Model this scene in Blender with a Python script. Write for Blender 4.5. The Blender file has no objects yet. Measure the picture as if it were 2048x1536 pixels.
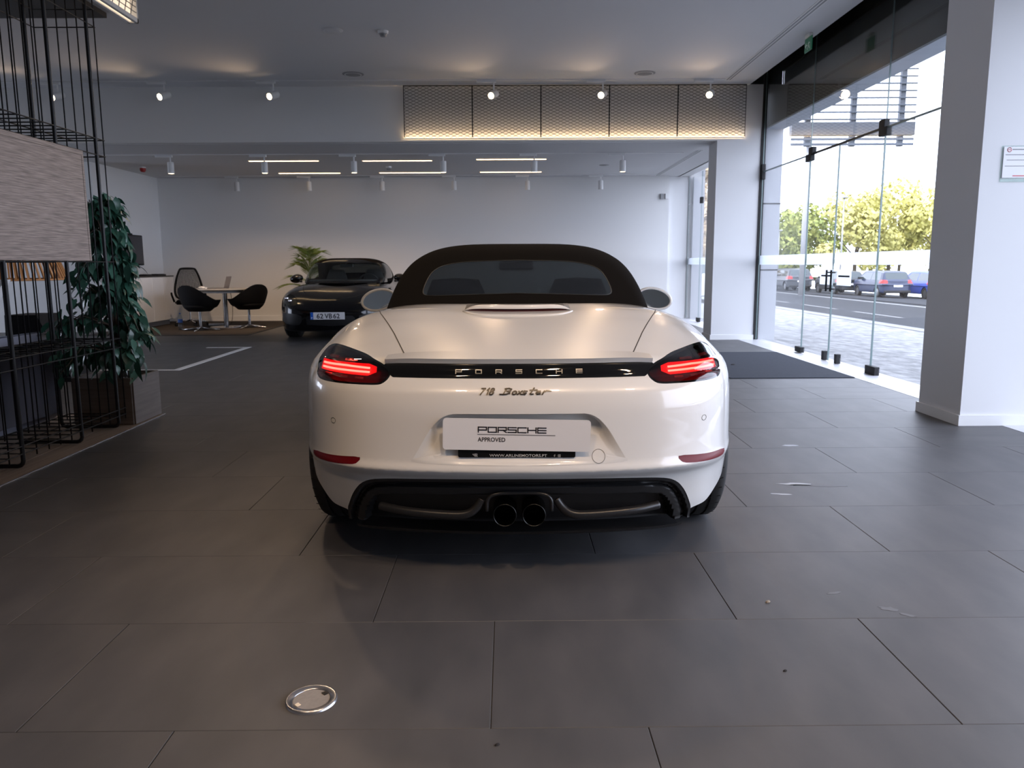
import bpy, math, random
import numpy as np
from mathutils import Vector, Matrix
np.seterr(all='ignore')
rnd = random.Random(7)
C = bpy.context.scene.collection
sc = bpy.context.scene
# ---------------------------------------------------------------- camera
def camera():
    f, pitch, yaw, roll, h = 1557.4, 0.15235, 0.00593, -0.00495, 1.1618
    cp, sp = math.cos(pitch), math.sin(pitch)
    w = Vector((math.sin(yaw)*cp, math.cos(yaw)*cp, -sp)); r0 = Vector((math.cos(yaw), -math.sin(yaw), 0)); u0 = r0.cross(w)
    r = math.cos(roll)*r0+math.sin(roll)*u0; u = -math.sin(roll)*r0+math.cos(roll)*u0
    cam = bpy.data.cameras.new('camera'); o = bpy.data.objects.new('camera', cam); C.objects.link(o)
    o.matrix_world = Matrix(((r.x, u.x, -w.x, 0), (r.y, u.y, -w.y, 0), (r.z, u.z, -w.z, h), (0, 0, 0, 1)))
    cam.sensor_width = 36; cam.lens = f*36/2048; cam.clip_start = .05; cam.clip_end = 400
    cam.dof.use_dof = True; cam.dof.focus_distance = 2.95; cam.dof.aperture_fstop = 8.0
    sc.camera = o
camera()
# ---------------------------------------------------------------- sky, sun, large lights, exposure
SKY, SUN, EXPO, SPOTW, KEYW = 6.7, 20.0, 0.0, 45.0, 150.0
wd = bpy.data.worlds.new('sky'); sc.world = wd; wd.use_nodes = True
wd.node_tree.nodes['Background'].inputs[0].default_value = (.75, .80, 1.0, 1)
wd.node_tree.nodes['Background'].inputs[1].default_value = SKY
def light(name, kind, loc, target, energy, color, **kw):
    l = bpy.data.lights.new(name, kind); l.energy = energy; l.color = color
    for k, v in kw.items(): setattr(l, k, v)
    o = bpy.data.objects.new(name, l); C.objects.link(o); o.location = loc
    o.rotation_euler = (Vector(target)-Vector(loc)).to_track_quat('-Z', 'Y').to_euler()
    return o
light('sun', 'SUN', (-20, -10, 30), (15, 25, 0), SUN*.12, (1, .93, .8), angle=.02)
def portal(name, loc, target, sx, sy):
    o = light(name, 'AREA', loc, target, 1, (1, 1, 1), shape='RECTANGLE', size=sx, size_y=sy); o.data.cycles.is_portal = True
portal('street_glazing_portal', (4.3, 9.5, 1.6), (0, 9.5, 1.6), 5.2, 3.1)
portal('front_glazing_portal', (4.3, 2.3, 1.6), (0, 2.3, 1.6), 6.4, 3.1)
portal('rear_glazing_portal', (4.3, 14.4, 1.6), (0, 14.4, 1.6), 4.2, 3.1)
portal('lounge_window_portal', (-13.3, 11.6, 1.4), (0, 11.6, 1.4), 4.2, 2.2)
vs = sc.view_settings; vs.view_transform = 'Standard'; vs.look = 'None'; vs.exposure = EXPO; vs.gamma = 1; vs.use_curve_mapping = False
sc.cycles.use_denoising = True
sc.cycles.max_bounces = 10; sc.cycles.transparent_max_bounces = 24; sc.cycles.caustics_reflective = False; sc.cycles.caustics_refractive = False
sc.cycles.sample_clamp_indirect = 8
# ---------------------------------------------------------------- materials
def mat(name, col=(.8, .8, .8), rough=.5, metal=0, spec=.5, emit=None, es=0, coat=0, noise=None, bump=None, alpha=None):
    m = bpy.data.materials.new(name); m.use_nodes = True; nt = m.node_tree; b = nt.nodes['Principled BSDF']
    b.inputs['Base Color'].default_value = (*col, 1); b.inputs['Roughness'].default_value = rough
    b.inputs['Metallic'].default_value = metal; b.inputs['Specular IOR Level'].default_value = spec
    if coat: b.inputs['Coat Weight'].default_value = coat; b.inputs['Coat Roughness'].default_value = .02
    if emit: b.inputs['Emission Color'].default_value = (*emit, 1); b.inputs['Emission Strength'].default_value = es
    tc = nt.nodes.new('ShaderNodeTexCoord')
    if noise:       # (scale xyz, detail, amount, second colour)
        sca, det, amt, c2 = noise
        mp = nt.nodes.new('ShaderNodeMapping'); mp.inputs['Scale'].default_value = sca; nt.links.new(tc.outputs['Object'], mp.inputs[0])
        n = nt.nodes.new('ShaderNodeTexNoise'); n.inputs['Scale'].default_value = 1; n.inputs['Detail'].default_value = det
        nt.links.new(mp.outputs[0], n.inputs['Vector'])
        r = nt.nodes.new('ShaderNodeMapRange'); r.inputs[1].default_value = .5-.5/amt; r.inputs[2].default_value = .5+.5/amt
        nt.links.new(n.outputs['Fac'], r.inputs[0])
        mx = nt.nodes.new('ShaderNodeMix'); mx.data_type = 'RGBA'; mx.inputs[6].default_value = (*col, 1); mx.inputs[7].default_value = (*c2, 1)
        nt.links.new(r.outputs[0], mx.inputs[0]); nt.links.new(mx.outputs[2], b.inputs['Base Color'])
    if bump:        # (scale, strength, distance)
        n2 = nt.nodes.new('ShaderNodeTexNoise'); n2.inputs['Scale'].default_value = bump[0]; n2.inputs['Detail'].default_value = 4
        nt.links.new(tc.outputs['Object'], n2.inputs['Vector'])
        bp = nt.nodes.new('ShaderNodeBump'); bp.inputs['Strength'].default_value = bump[1]; bp.inputs['Distance'].default_value = bump[2]
        nt.links.new(n2.outputs['Fac'], bp.inputs['Height']); nt.links.new(bp.outputs[0], b.inputs['Normal'])
    return m
def glass(name, tint=(1, 1, 1), base=.04, rough=0.0, haze=0, hcol=(1, 1, 1)):
    m = bpy.data.materials.new(name); m.use_nodes = True; nt = m.node_tree; nt.nodes.clear()
    out = nt.nodes.new('ShaderNodeOutputMaterial'); t = nt.nodes.new('ShaderNodeBsdfTransparent'); t.inputs[0].default_value = (*tint, 1)
    g = nt.nodes.new('ShaderNodeBsdfGlossy'); g.inputs['Roughness'].default_value = rough
    lw = nt.nodes.new('ShaderNodeLayerWeight'); lw.inputs[0].default_value = .5
    p = nt.nodes.new('ShaderNodeMath'); p.operation = 'POWER'; p.inputs[1].default_value = 5; nt.links.new(lw.outputs['Facing'], p.inputs[0])
    a = nt.nodes.new('ShaderNodeMath'); a.operation = 'MULTIPLY_ADD'; a.inputs[1].default_value = 1-base; a.inputs[2].default_value = base
    nt.links.new(p.outputs[0], a.inputs[0]); mx = nt.nodes.new('ShaderNodeMixShader'); nt.links.new(a.outputs[0], mx.inputs[0])
    src = t
    if haze:
        d = nt.nodes.new('ShaderNodeBsdfTranslucent'); d.inputs[0].default_value = (*hcol, 1)
        m2 = nt.nodes.new('ShaderNodeMixShader'); m2.inputs[0].default_value = haze
        nt.links.new(t.outputs[0], m2.inputs[1]); nt.links.new(d.outputs[0], m2.inputs[2]); src = m2
    nt.links.new(src.outputs[0], mx.inputs[1]); nt.links.new(g.outputs[0], mx.inputs[2]); nt.links.new(mx.outputs[0], out.inputs[0])
    return m
# ---------------------------------------------------------------- objects
def tag(o, label=None, cat=None, group=None, kind=None):
    if label: o['label'] = label
    if cat: o['category'] = cat
    if group: o['group'] = group
    if kind: o['kind'] = kind
    return o
def thing(name, label, cat, loc=(0, 0, 0), rz=0, group=None):
    o = bpy.data.objects.new(name, None); C.objects.link(o); o.location = loc; o.rotation_euler = (0, 0, rz); o.empty_display_size = .1
    return tag(o, label, cat, group)
def mk(name, V, F, m, parent=None, smooth=False, N=None, label=None):
    me = bpy.data.meshes.new(name); me.from_pydata([tuple(map(float, v)) for v in V], [], [tuple(int(i) for i in f) for f in F])
    me.materials.append(m)
    if smooth or N is not None: me.polygons.foreach_set('use_smooth', [True]*len(me.polygons))
    me.update()
    if N is not None: me.normals_split_custom_set_from_vertices([tuple(map(float, n)) for n in N])
    elif smooth == 'auto': me.set_sharp_from_angle(angle=math.radians(38))
    o = bpy.data.objects.new(name, me); C.objects.link(o)
    if parent is not None: o.parent = parent
    if label: o['label'] = label
    return o
def struct(name, g, m, parent=None, smooth=False):
    o = g.obj(name, m, parent, smooth)
    if parent is None: o['kind'] = 'structure'
    return o
def dup(o, parent=None, name=None):
    c = o.copy(); C.objects.link(c); c.parent = parent
    for ch in list(o.children): dup(ch, c)
    return c
class G:
    def __init__(s): s.V = []; s.F = []
    def add(s, V, F):
        n = len(s.V); s.V += [tuple(v) for v in V]; s.F += [tuple(i+n for i in f) for f in F]; return s
    def box(s, x0, y0, z0, x1, y1, z1, M=None):
        V = [Vector((x, y, z)) for x in (x0, x1) for y in (y0, y1) for z in (z0, z1)]
        if M is not None: V = [M @ v for v in V]
        return s.add(V, [(0, 1, 3, 2), (4, 6, 7, 5), (0, 4, 5, 1), (2, 3, 7, 6), (0, 2, 6, 4), (1, 5, 7, 3)])
    def bbox(s, x0, y0, z0, x1, y1, z1, b=.01, M=None):     # box with chamfered edges
        c = [(x0+x1)/2, (y0+y1)/2, (z0+z1)/2]; h = [(x1-x0)/2, (y1-y0)/2, (z1-z0)/2]; V = []; idx = {}
        for sx in (-1, 1):
            for sy in (-1, 1):
                for sz in (-1, 1):
                    for a in range(3):
                        sg = (sx, sy, sz); v = [c[i]+sg[i]*(h[i]-(0 if i == a else b)) for i in range(3)]
                        idx[sx, sy, sz, a] = len(V); V.append(M @ Vector(v) if M is not None else v)
        F = []
        for a in range(3):
            p, q = (a+1) % 3, (a+2) % 3
            for sg in (-1, 1):
                k = []
                for sp, sq in ((-1, -1), (1, -1), (1, 1), (-1, 1)):
                    t = [0, 0, 0]; t[a] = sg; t[p] = sp; t[q] = sq; k.append(idx[(*t, a)])
                F.append(k if sg > 0 else k[::-1])
            for sp in (-1, 1):
                for sq in (-1, 1):
                    t0 = [0]*3; t1 = [0]*3; t0[a] = -1; t1[a] = 1; t0[p] = t1[p] = sp; t0[q] = t1[q] = sq
                    k = [idx[(*t0, p)], idx[(*t1, p)], idx[(*t1, q)], idx[(*t0, q)]]; F.append(k if sp*sq > 0 else k[::-1])
        for sx in (-1, 1):
            for sy in (-1, 1):
                for sz in (-1, 1):
                    k = [idx[sx, sy, sz, a] for a in range(3)]; F.append(k if sx*sy*sz > 0 else k[::-1])
        return s.add(V, F)
    def tube(s, pts, r, n=8, closed=False, caps=True, flat=None):
        P = [Vector(p) for p in pts]; m = len(P); rs = r if isinstance(r, (list, tuple)) else [r]*m; rings = []; up = None
        for i in range(m):
            a = P[i-1] if (i or closed) else P[i]; b = P[(i+1) % m] if (i < m-1 or closed) else P[i]
            t = (b-a).normalized()
            if up is None: up = Vector((0, 0, 1)) if abs(t.z) < .9 else Vector((1, 0, 0))
            u = (up-t*up.dot(t)).normalized(); w = t.cross(u); up = u
            fl = flat or 1
            rings.append([P[i]+(u*math.cos(2*math.pi*k/n)*fl+w*math.sin(2*math.pi*k/n))*rs[i] for k in range(n)])
        V = [v for q in rings for v in q]; F = []
        for i in range(m if closed else m-1):
            j = (i+1) % m
            for k in range(n): l = (k+1) % n; F.append((i*n+k, i*n+l, j*n+l, j*n+k))
        if caps and not closed: F += [tuple(range(n))[::-1], tuple((m-1)*n+k for k in range(n))]
        return s.add(V, F)
    def lathe(s, prof, n=24, M=None, axis='z', closed=False):
        V = []; m = len(prof)
        for k in range(n):
            a = 2*math.pi*k/n
            for r, z in prof:
                v = Vector((r*math.cos(a), r*math.sin(a), z))
                if axis == 'y': v = Vector((v.x, v.z, v.y))
                if axis == 'x': v = Vector((v.z, v.x, v.y))
                V.append(M @ v if M is not None else v)
        F = []
        for k in range(n):
            l = (k+1) % n
            for i in range(m if closed else m-1): j = (i+1) % m; F.append((k*m+i, l*m+i, l*m+j, k*m+j))
        return s.add(V, F)
    def cyl(s, x, y, z0, z1, r, n=20): return s.lathe([(0, z0), (r, z0), (r, z1), (0, z1)], n, Matrix.Translation((x, y, 0)))
    def grid(s, fn, nu, nv, closed=False):       # fn(u, v) -> point
        V = [fn(i/(nu if closed else nu-1), j/(nv-1)) for i in range(nu) for j in range(nv)]
        F = []
        for i in range(nu if closed else nu-1):
            k = (i+1) % nu
            for j in range(nv-1): F.append((i*nv+j, k*nv+j, k*nv+j+1, i*nv+j+1))
        return s.add(V, F)
    def prism(s, poly, fn0, fn1):                # 2D polygon -> solid between two maps
        n = len(poly); return s.add([fn0(*p) for p in poly]+[fn1(*p) for p in poly], [tuple(range(n))[::-1], tuple(range(n, 2*n))]+[(i, (i+1) % n, n+(i+1) % n, n+i) for i in range(n)])
    def strokes(s, lines, w, fn, t):             # flat lettering: fn(x, z, depth) -> point
        for L in lines:
            for (x0, y0), (x1, y1) in zip(L, L[1:]):
                d = math.hypot(x1-x0, y1-y0) or 1e-6; ux, uy = (x1-x0)/d*w/2, (y1-y0)/d*w/2
                q = [(x0-ux+uy, y0-uy-ux), (x1+ux+uy, y1+uy-ux), (x1+ux-uy, y1+uy+ux), (x0-ux-uy, y0-uy+ux)]
                s.prism(q, lambda a, b: fn(a, b, 0), lambda a, b: fn(a, b, t))
        return s
    def obj(s, name, m, parent=None, smooth=False, label=None): return mk(name, s.V, s.F, m, parent, smooth, label=label)
def text_obj(name, body, size, m, M, parent=None, ext=.0006, fit=None, align='LEFT', bold=.018):
    cu = bpy.data.curves.new(name, 'FONT'); cu.body = body; cu.size = size; cu.extrude = ext; cu.align_x = align; cu.resolution_u = 3; cu.offset = size*bold
    o = bpy.data.objects.new(name, cu); C.objects.link(o); dg = bpy.context.evaluated_depsgraph_get()
    me = bpy.data.meshes.new_from_object(o.evaluated_get(dg)); bpy.data.objects.remove(o); bpy.data.curves.remove(cu)
    me.name = name; me.materials.clear(); me.materials.append(m); 
    if fit:
        xs = [v.co.x for v in me.vertices]; ys = [v.co.y for v in me.vertices]; x0 = min(xs); w0 = max(xs)-x0; h0 = max(ys)-min(0, min(ys))
        me.transform(Matrix.Diagonal((fit[0]/w0, fit[1]/h0, 1, 1)) @ Matrix.Translation((-x0, 0, 0)))
    me.transform(M)
    o = bpy.data.objects.new(name, me); C.objects.link(o); o.parent = parent
    return o
def facing(loc, xdir, up=(0, 0, 1)):             # frame whose x runs along xdir, y along up
    x = Vector(xdir).normalized(); y = Vector(up).normalized(); z = x.cross(y); y = z.cross(x)
    return Matrix(((x.x, y.x, z.x, loc[0]), (x.y, y.y, z.y, loc[1]), (x.z, y.z, z.z, loc[2]), (0, 0, 0, 1)))
# ---------------------------------------------------------------- implicit surface tools
def snet(f, lo, hi, d, half=True):               # surface nets of f < 0; half: mirrored at x = 0
    xs = np.arange(-.5, (hi[0]-0)/d+1)*d if half else np.arange(lo[0], hi[0]+d, d)
    ys = np.arange(lo[1], hi[1]+d, d); zs = np.arange(lo[2], hi[2]+d, d)
    X, Y, Z = np.meshgrid(xs, ys, zs, indexing='ij'); v = f(X, Y, Z); s = v < 0
    n = [len(xs)-1, len(ys)-1, len(zs)-1]
    def c(a, i, j, k): return a[i:i+n[0], j:j+n[1], k:k+n[2]]
    cnt = sum(c(s, i, j, k).astype(np.int8) for i in (0, 1) for j in (0, 1) for k in (0, 1))
    cells = np.argwhere((cnt > 0) & (cnt < 8)); idx = -np.ones(n, int); idx[tuple(cells.T)] = np.arange(len(cells))
    acc = np.zeros((len(cells), 3)); num = np.zeros(len(cells))
    for ax in range(3):
        o1, o2 = [a for a in range(3) if a != ax]
        for p in (0, 1):
            for q in (0, 1):
                a = cells.copy(); a[:, o1] += p; a[:, o2] += q; b = a.copy(); b[:, ax] += 1
                va, vb = v[tuple(a.T)], v[tuple(b.T)]; m = (va < 0) != (vb < 0); t = np.where(m, va/np.where(m, va-vb, 1), 0)
                pos = (a-cells).astype(float); pos[:, ax] += t; acc += pos*m[:, None]; num += m
    V = (cells+acc/num[:, None])*d+np.array([xs[0], ys[0], zs[0]])
    Q = []
    for ax in range(3):
        o1, o2 = (ax+1) % 3, (ax+2) % 3
        sl0 = [slice(1, -1)]*3; sl1 = [slice(1, -1)]*3; sl0[ax] = slice(0, -1); sl1[ax] = slice(1, None)
        a = s[tuple(sl0)]; b = s[tuple(sl1)]
        e = np.argwhere(a != b); fl = a[tuple(e.T)]; e[:, o1] += 1; e[:, o2] += 1
        def cell(d1, d2):
            r = e.copy(); r[:, o1] += d1; r[:, o2] += d2; return idx[tuple(r.T)]
        q = np.stack([cell(-1, -1), cell(0, -1), cell(0, 0), cell(-1, 0)], 1); q[~fl] = q[~fl][:, ::-1]; Q.append(q)
    Q = np.concatenate(Q)
    if half: V[cells[:, 0] == 0, 0] = 0
    for _ in range(3):
        g = grad(f, V); fv = f(*V.T); st = (fv/np.maximum((g*g).sum(1), .05))[:, None]*g
        l = np.linalg.norm(st, axis=1, keepdims=True); V = V-st*np.minimum(1, .6*d/np.maximum(l, 1e-9))
        if half: V[cells[:, 0] == 0, 0] = 0
    return V, [tuple(q) for q in Q.tolist()]
def grad(f, V, e=.002):
    g = np.zeros_like(V)
    for a in range(3):
        d = np.zeros(3); d[a] = e; g[:, a] = (f(*(V+d).T)-f(*(V-d).T))/(2*e)
    return g
def split(V, F, phi):                            # cut a mesh along phi = 0 -> (V, faces inside, faces outside)
    V = list(map(tuple, np.asarray(V))); ph = list(np.asarray(phi)); new = {}; A = []; B = []
    def cut(i, j):
        k = (min(i, j), max(i, j))
        if k not in new:
            t = ph[k[0]]/(ph[k[0]]-ph[k[1]]); a, b = V[k[0]], V[k[1]]
            V.append(tuple(a[m]+(b[m]-a[m])*t for m in range(3))); ph.append(0.0); new[k] = len(V)-1
        return new[k]
    for f in F:
        sg = [ph[i] < 0 for i in f]
        if all(sg): A.append(f)
        elif not any(sg): B.append(f)
        else:
            ia, ib = [], []; n = len(f)
            for m in range(n):
                i, j = f[m], f[(m+1) % n]; (ia if ph[i] < 0 else ib).append(i)
                if (ph[i] < 0) != (ph[j] < 0): k = cut(i, j); ia.append(k); ib.append(k)
            if len(ia) > 2: A.append(tuple(ia))
            if len(ib) > 2: B.append(tuple(ib))
    return np.array(V), A, B
def used(V, F):
    V = np.asarray(V); u = np.unique(np.fromiter((i for f in F for i in f), int)); mp = np.zeros(len(V), int); mp[u] = np.arange(len(u))
    return V[u], [tuple(mp[i] for i in f) for f in F]
def mirror(V, F):
    n = len(V); W = V*np.array([-1, 1, 1]); z = np.abs(V[:, 0]) < 1e-9
    mp = np.where(z, np.arange(n), np.arange(n)+n)
    return np.concatenate([V, W]), list(F)+[tuple(int(mp[i]) for i in f[::-1]) for f in F]
def sdf(poly, X, Z):                             # signed distance to a closed 2D polygon, negative inside
    P = np.array(poly, float); d = np.full(X.shape, 1e9); ins = np.zeros(X.shape, bool)
    for (ax, az), (bx, bz) in zip(P, np.roll(P, -1, 0)):
        ex, ez = bx-ax, bz-az; wx, wz = X-ax, Z-az; t = np.clip((wx*ex+wz*ez)/(ex*ex+ez*ez+1e-12), 0, 1)
        d = np.minimum(d, (wx-ex*t)**2+(wz-ez*t)**2)
        c = (az > Z) != (bz > Z); ins ^= c & (X < ex*(Z-az)/(ez if abs(ez) > 1e-9 else 1e-9)+ax)
    return np.where(ins, -1, 1)*np.sqrt(d)
def smooth_poly(P, n=2, closed=True):
    for _ in range(n):
        Q = []; m = len(P)
        for i in range(m if closed else m-1):
            a, b = P[i], P[(i+1) % m]; Q += [tuple(.75*p+.25*q for p, q in zip(a, b)), tuple(.25*p+.75*q for p, q in zip(a, b))]
        P = Q if closed else [P[0]]+Q+[P[-1]]
    return P
def sym(P): return list(P)+[(-x, z) for x, z in reversed(P) if x > 1e-6]
# ---------------------------------------------------------------- implicit surfaces for the sports cars
def pch(xs, ys):
    xs = np.array(xs, float); ys = np.array(ys, float); h = np.diff(xs); d = np.diff(ys)/h
    m = np.zeros(len(xs)); m[0] = d[0]; m[-1] = d[-1]
    for i in range(1, len(xs)-1):
        if d[i-1]*d[i] > 0:
            w1, w2 = 2*h[i]+h[i-1], h[i]+2*h[i-1]; m[i] = (w1+w2)/(w1/d[i-1]+w2/d[i])
    def f(x):
        x = np.clip(x, xs[0], xs[-1]); i = np.clip(np.searchsorted(xs, x)-1, 0, len(h)-1)
        t = (x-xs[i])/h[i]; t2 = t*t; t3 = t2*t
        return (2*t3-3*t2+1)*ys[i]+(t3-2*t2+t)*h[i]*m[i]+(-2*t3+3*t2)*ys[i+1]+(t3-t2)*h[i]*m[i+1]
    return f
def smax(a, b, k):
    h = np.clip(.5+.5*(a-b)/k, 0, 1); return b*(1-h)+a*h+k*h*(1-h)
def sstep(a, b, x):
    t = np.clip((x-a)/(b-a), 0, 1); return t*t*(3-2*t)
c_top = pch([0,.1,.3,.6,.9,1.1,1.4,2.0,2.6,3.0,3.4,3.7,3.95,4.15,4.3,4.4], [.805,.827,.866,.916,.957,.976,.975,.95,.935,.915,.85,.775,.70,.62,.53,.45])
c_fen = pch([0,.15,.4,.7,.95,1.2,1.6,2.2,2.7,3.1,3.4,3.7,3.95,4.15,4.3,4.4], [.79,.805,.862,.938,.980,.980,.93,.89,.89,.87,.845,.79,.71,.61,.52,.44])
c_side = pch([0,.3,.6,.95,1.3,1.8,2.4,3.0,3.45,3.8,4.1,4.4], [.88,.89,.903,.908,.893,.865,.862,.878,.892,.872,.83,.76])
c_rear = pch([.1,.26,.34,.40,.43,.442,.47,.55,.65,.71,.745,.758,.766,.79,.815,.84,.92], [.20,.11,.08,.052,.022,.015,.024,.03,.034,.045,.066,.078,.092,.102,.112,.135,.40])
c_front = pch([.1,.2,.3,.42,.52,.6,.68,.8], [4.24,4.32,4.36,4.375,4.36,4.31,4.2,3.9])
def f_body(x, y, z, recess=True):
    x = np.abs(x)
    T = c_top(y); T = T+(c_fen(y)-T)*sstep(.1, .78, x)
    S = c_side(y)-.055*np.clip((z-.55)/.4, 0, 1.3)**2-.05*np.clip((.4-z)/.25, 0, 1.2)**2
    e = ((x/S)**5+(np.clip(z-.45, 0, None)/(T-.45))**5)**.2
    g1 = (e-1)*.45
    yr = c_rear(z)+.2*x*x+1.0*x**8
    if recess:     # number-plate recess with flared lower corners
        w = .285+.095*np.clip((.63-z)/.16, 0, 1.2)**1.3
        fl = .088-.06*np.clip((.60-z)/.15, 0, 1)**1.5+.05*x*x
        yr = yr+np.clip(fl-yr, 0, None)*sstep(w+.012, w-.016, x)*sstep(.646, .628, z)*sstep(.44, .455, z)
    g2 = yr-y
    g3 = y-(c_front(z)-.16*x*x-.9*x**6)
    f = smax(smax(g1, g2, .06), g3, .1)
    return smax(f, .15-z, .03)
c_B = pch([1.0,1.3,1.6,2.0,2.6,3.0,3.4], [.652,.662,.676,.695,.69,.665,.62])
c_H = pch([1.0,1.75,2.0,2.2,2.35,2.6,2.8,3.4], [1.272,1.272,1.28,1.286,1.287,1.272,1.24,1.2])
def f_roof(x, y, z):
    x = np.abs(x)
    e = ((x/c_B(y))**4.2+(np.clip(z-.7, 0, None)/(c_H(y)-.7))**4.2)**(1/4.2)
    g1 = (e-1)*.5
    g2 = (z-(.985+(y-.16*(x/.6)**2-1.1)*.335))*.95
    g3 = (z-(.905+(3.38-.32*(x/.6)**2-y)*.54))*.88
    return smax(smax(smax(g1, g2, .05), g3, .05), .84-z, .01)
M = {}
M['paint'] = mat('white_paint', (.70, .69, .67), .28, coat=1.0)
M['paint_black'] = mat('black_paint', (.003, .003, .004), .12, spec=.35, coat=.25)
M['gap'] = mat('seam_black', (.006, .006, .006), .7)
M['black_plastic'] = mat('black_plastic', (.012, .012, .013), .48)
M['satin_black'] = mat('satin_black', (.014, .014, .015), .30)
M['gloss_black'] = mat('gloss_black', (.004, .004, .004), .04, spec=.6)
M['fabric'] = mat('roof_fabric', (.0048, .0040, .0036), .95, spec=.03, bump=(900, .25, .001))
M['dark_glass'] = glass('tinted_glass', (.045, .052, .055), .035)
M['clear'] = glass('clear_glass', (.82, .88, .86), .04)
M['lens'] = glass('lamp_lens', (.62, .20, .20), .07)
M['lamp_dark'] = mat('lamp_housing', (.012, .003, .003), .3)
M['led'] = mat('lamp_led', (1, .4, .35), .5, emit=(1, .22, .16), es=12)
M['led_red'] = mat('lamp_glow', (.5, .01, .01), .4, emit=(1, .015, .02), es=1.3)
M['chip'] = mat('lamp_chip', (.8, .75, .75), .15, metal=.9)
M['reflector'] = mat('red_reflector', (.13, .004, .007), .3, spec=.2)
M['brake_red'] = mat('brake_lens_red', (.035, .002, .003), .2)
M['chrome_dark'] = mat('dark_chrome', (.20, .20, .20), .38, metal=1)
M['badge'] = mat('badge_grey', (.055, .05, .045), .3, metal=.7)
M['pipe'] = mat('tailpipe_steel', (.05, .05, .05), .25, metal=1)
M['cabin'] = mat('cabin_black', (.012, .012, .013), .6)
M['mirror'] = mat('mirror_glass', (.55, .6, .62), .02, metal=1)
M['rubber'] = mat('tyre_rubber', (.012, .012, .012), .75)
M['rim'] = mat('wheel_rim', (.30, .30, .31), .3, metal=.9)
M['plate'] = mat('plate_white', (.72, .72, .74), .3)
M['ink'] = mat('ink_black', (.012, .012, .02), .5)
M['ink_grey'] = mat('ink_grey', (.2, .2, .21), .4)
M['chip_grey'] = mat('print_grey', (.5, .5, .5), .5)
M['wall'] = mat('wall_white', (.72, .715, .71), .75, spec=.2, bump=(60, .04, .002))
M['ceil'] = mat('ceiling_white', (.66, .66, .67), .85, spec=.15)
M['pillar'] = mat('pillar_white', (.70, .70, .71), .6, spec=.3)
M['tile'] = mat('slate_tile', (.060, .060, .064), .5, spec=.45, noise=((2.2, 7, 3), 10, 2.3, (.092, .090, .092)), bump=(45, .06, .002))
M['tile2'] = mat('slate_tile_dark', (.056, .056, .060), .5, spec=.45, noise=((6, 2.5, 2), 10, 2.3, (.086, .084, .087)), bump=(40, .06, .002))
M['grout'] = mat('grout', (.10, .10, .098), .8)
M['floor2'] = mat('far_floor', (.052, .048, .046), .5, noise=((2, 2, 2), 6, 1.5, (.066, .062, .06)))
M['marble'] = mat('threshold_stone', (.60, .60, .62), .35, noise=((4, 4, 4), 6, 1.3, (.5, .5, .52)))
M['doormat'] = mat('mat_ribbed', (.045, .05, .062), .95, spec=.1, noise=((60, 60, 60), 3, 1.3, (.065, .07, .085)), bump=(250, .6, .004))
M['steel_black'] = mat('black_metal', (.006, .006, .007), .45, spec=.3)
M['blk_matte'] = mat('black_matte', (.008, .008, .009), .7)
M['fascia'] = mat('fascia_dark', (.004, .006, .006), .5)
M['soffit'] = mat('soffit_render', (.50, .55, .62), .8, noise=((3, 6, 3), 5, 1.5, (.42, .47, .55)))
M['pane'] = glass('window_glass', (.97, .985, .98), .03)
M['film'] = glass('frosted_film', (.75, .78, .80), .04, .15, .55, (.85, .88, .92))
M['pane_edge'] = mat('glass_edge', (.22, .30, .30), .2)
M['white_metal'] = mat('white_metal', (.75, .75, .75), .4)
M['lamp_glow_warm'] = mat('lamp_lens_warm', (1, .8, .6), .4, emit=(1, .73, .42), es=30)
M['bar_glow'] = mat('light_bar_warm', (1, .8, .6), .4, emit=(1, .68, .36), es=5.5)
M['led_strip'] = mat('led_strip_warm', (1, .8, .6), .4, emit=(1, .72, .42), es=15)
M['mesh_metal'] = mat('expanded_metal', (.24, .235, .23), .5, metal=.4)
M['grille'] = mat('grille_grey', (.28, .28, .29), .6)
M['wood_panel'] = mat('oak_laminate', (.33, .255, .215), .55, noise=((1, 7.0, 170), 12, 2.6, (.13, .095, .08)))
M['wood_floor'] = mat('oak_plank', (.34, .27, .21), .45, noise=((40, 2, 8), 8, 1.7, (.20, .15, .115)))
M['wood_dark'] = mat('planter_wood', (.125, .10, .085), .55, noise=((3, 3, 60), 8, 1.8, (.07, .054, .045)))
M['wood_orange'] = mat('slat_wood', (.50, .22, .07), .45)
M['leaf'] = [mat('ficus_leaf', (.030, .098, .066), .32, spec=.5), mat('ficus_leaf_light', (.060, .155, .110), .3, spec=.5), mat('ficus_leaf_dark', (.017, .058, .040), .35, spec=.5)]
M['bark'] = mat('bark', (.11, .085, .065), .9)
M['pebble'] = mat('pebble', (.42, .40, .38), .7, noise=((20, 20, 20), 2, 1.5, (.2, .19, .18)))
M['palm'] = mat('palm_leaf', (.12, .16, .03), .45)
M['bench'] = mat('grey_blue_fabric', (.30, .32, .40), .9, spec=.1, bump=(400, .3, .001))
M['white_lacquer'] = mat('white_lacquer', (.84, .83, .83), .35)
M['dark_top'] = mat('dark_top', (.05, .04, .035), .4)
M['screen'] = mat('tv_screen', (.035, .035, .042), .15)
M['chair_black'] = mat('chair_black', (.006, .006, .007), .75, spec=.2)
M['chrome'] = mat('chrome', (.75, .75, .76), .12, metal=1)
M['table_top'] = mat('table_white', (.42, .40, .38), .35)
M['laptop'] = mat('laptop_grey', (.30, .27, .27), .35, metal=.5)
M['rug'] = mat('rug_brown', (.07, .06, .054), .95, spec=.05)
M['line_white'] = mat('floor_line_white', (.75, .75, .75), .6)
M['bottle'] = glass('bottle_plastic', (.85, .9, .95), .06)
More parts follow.
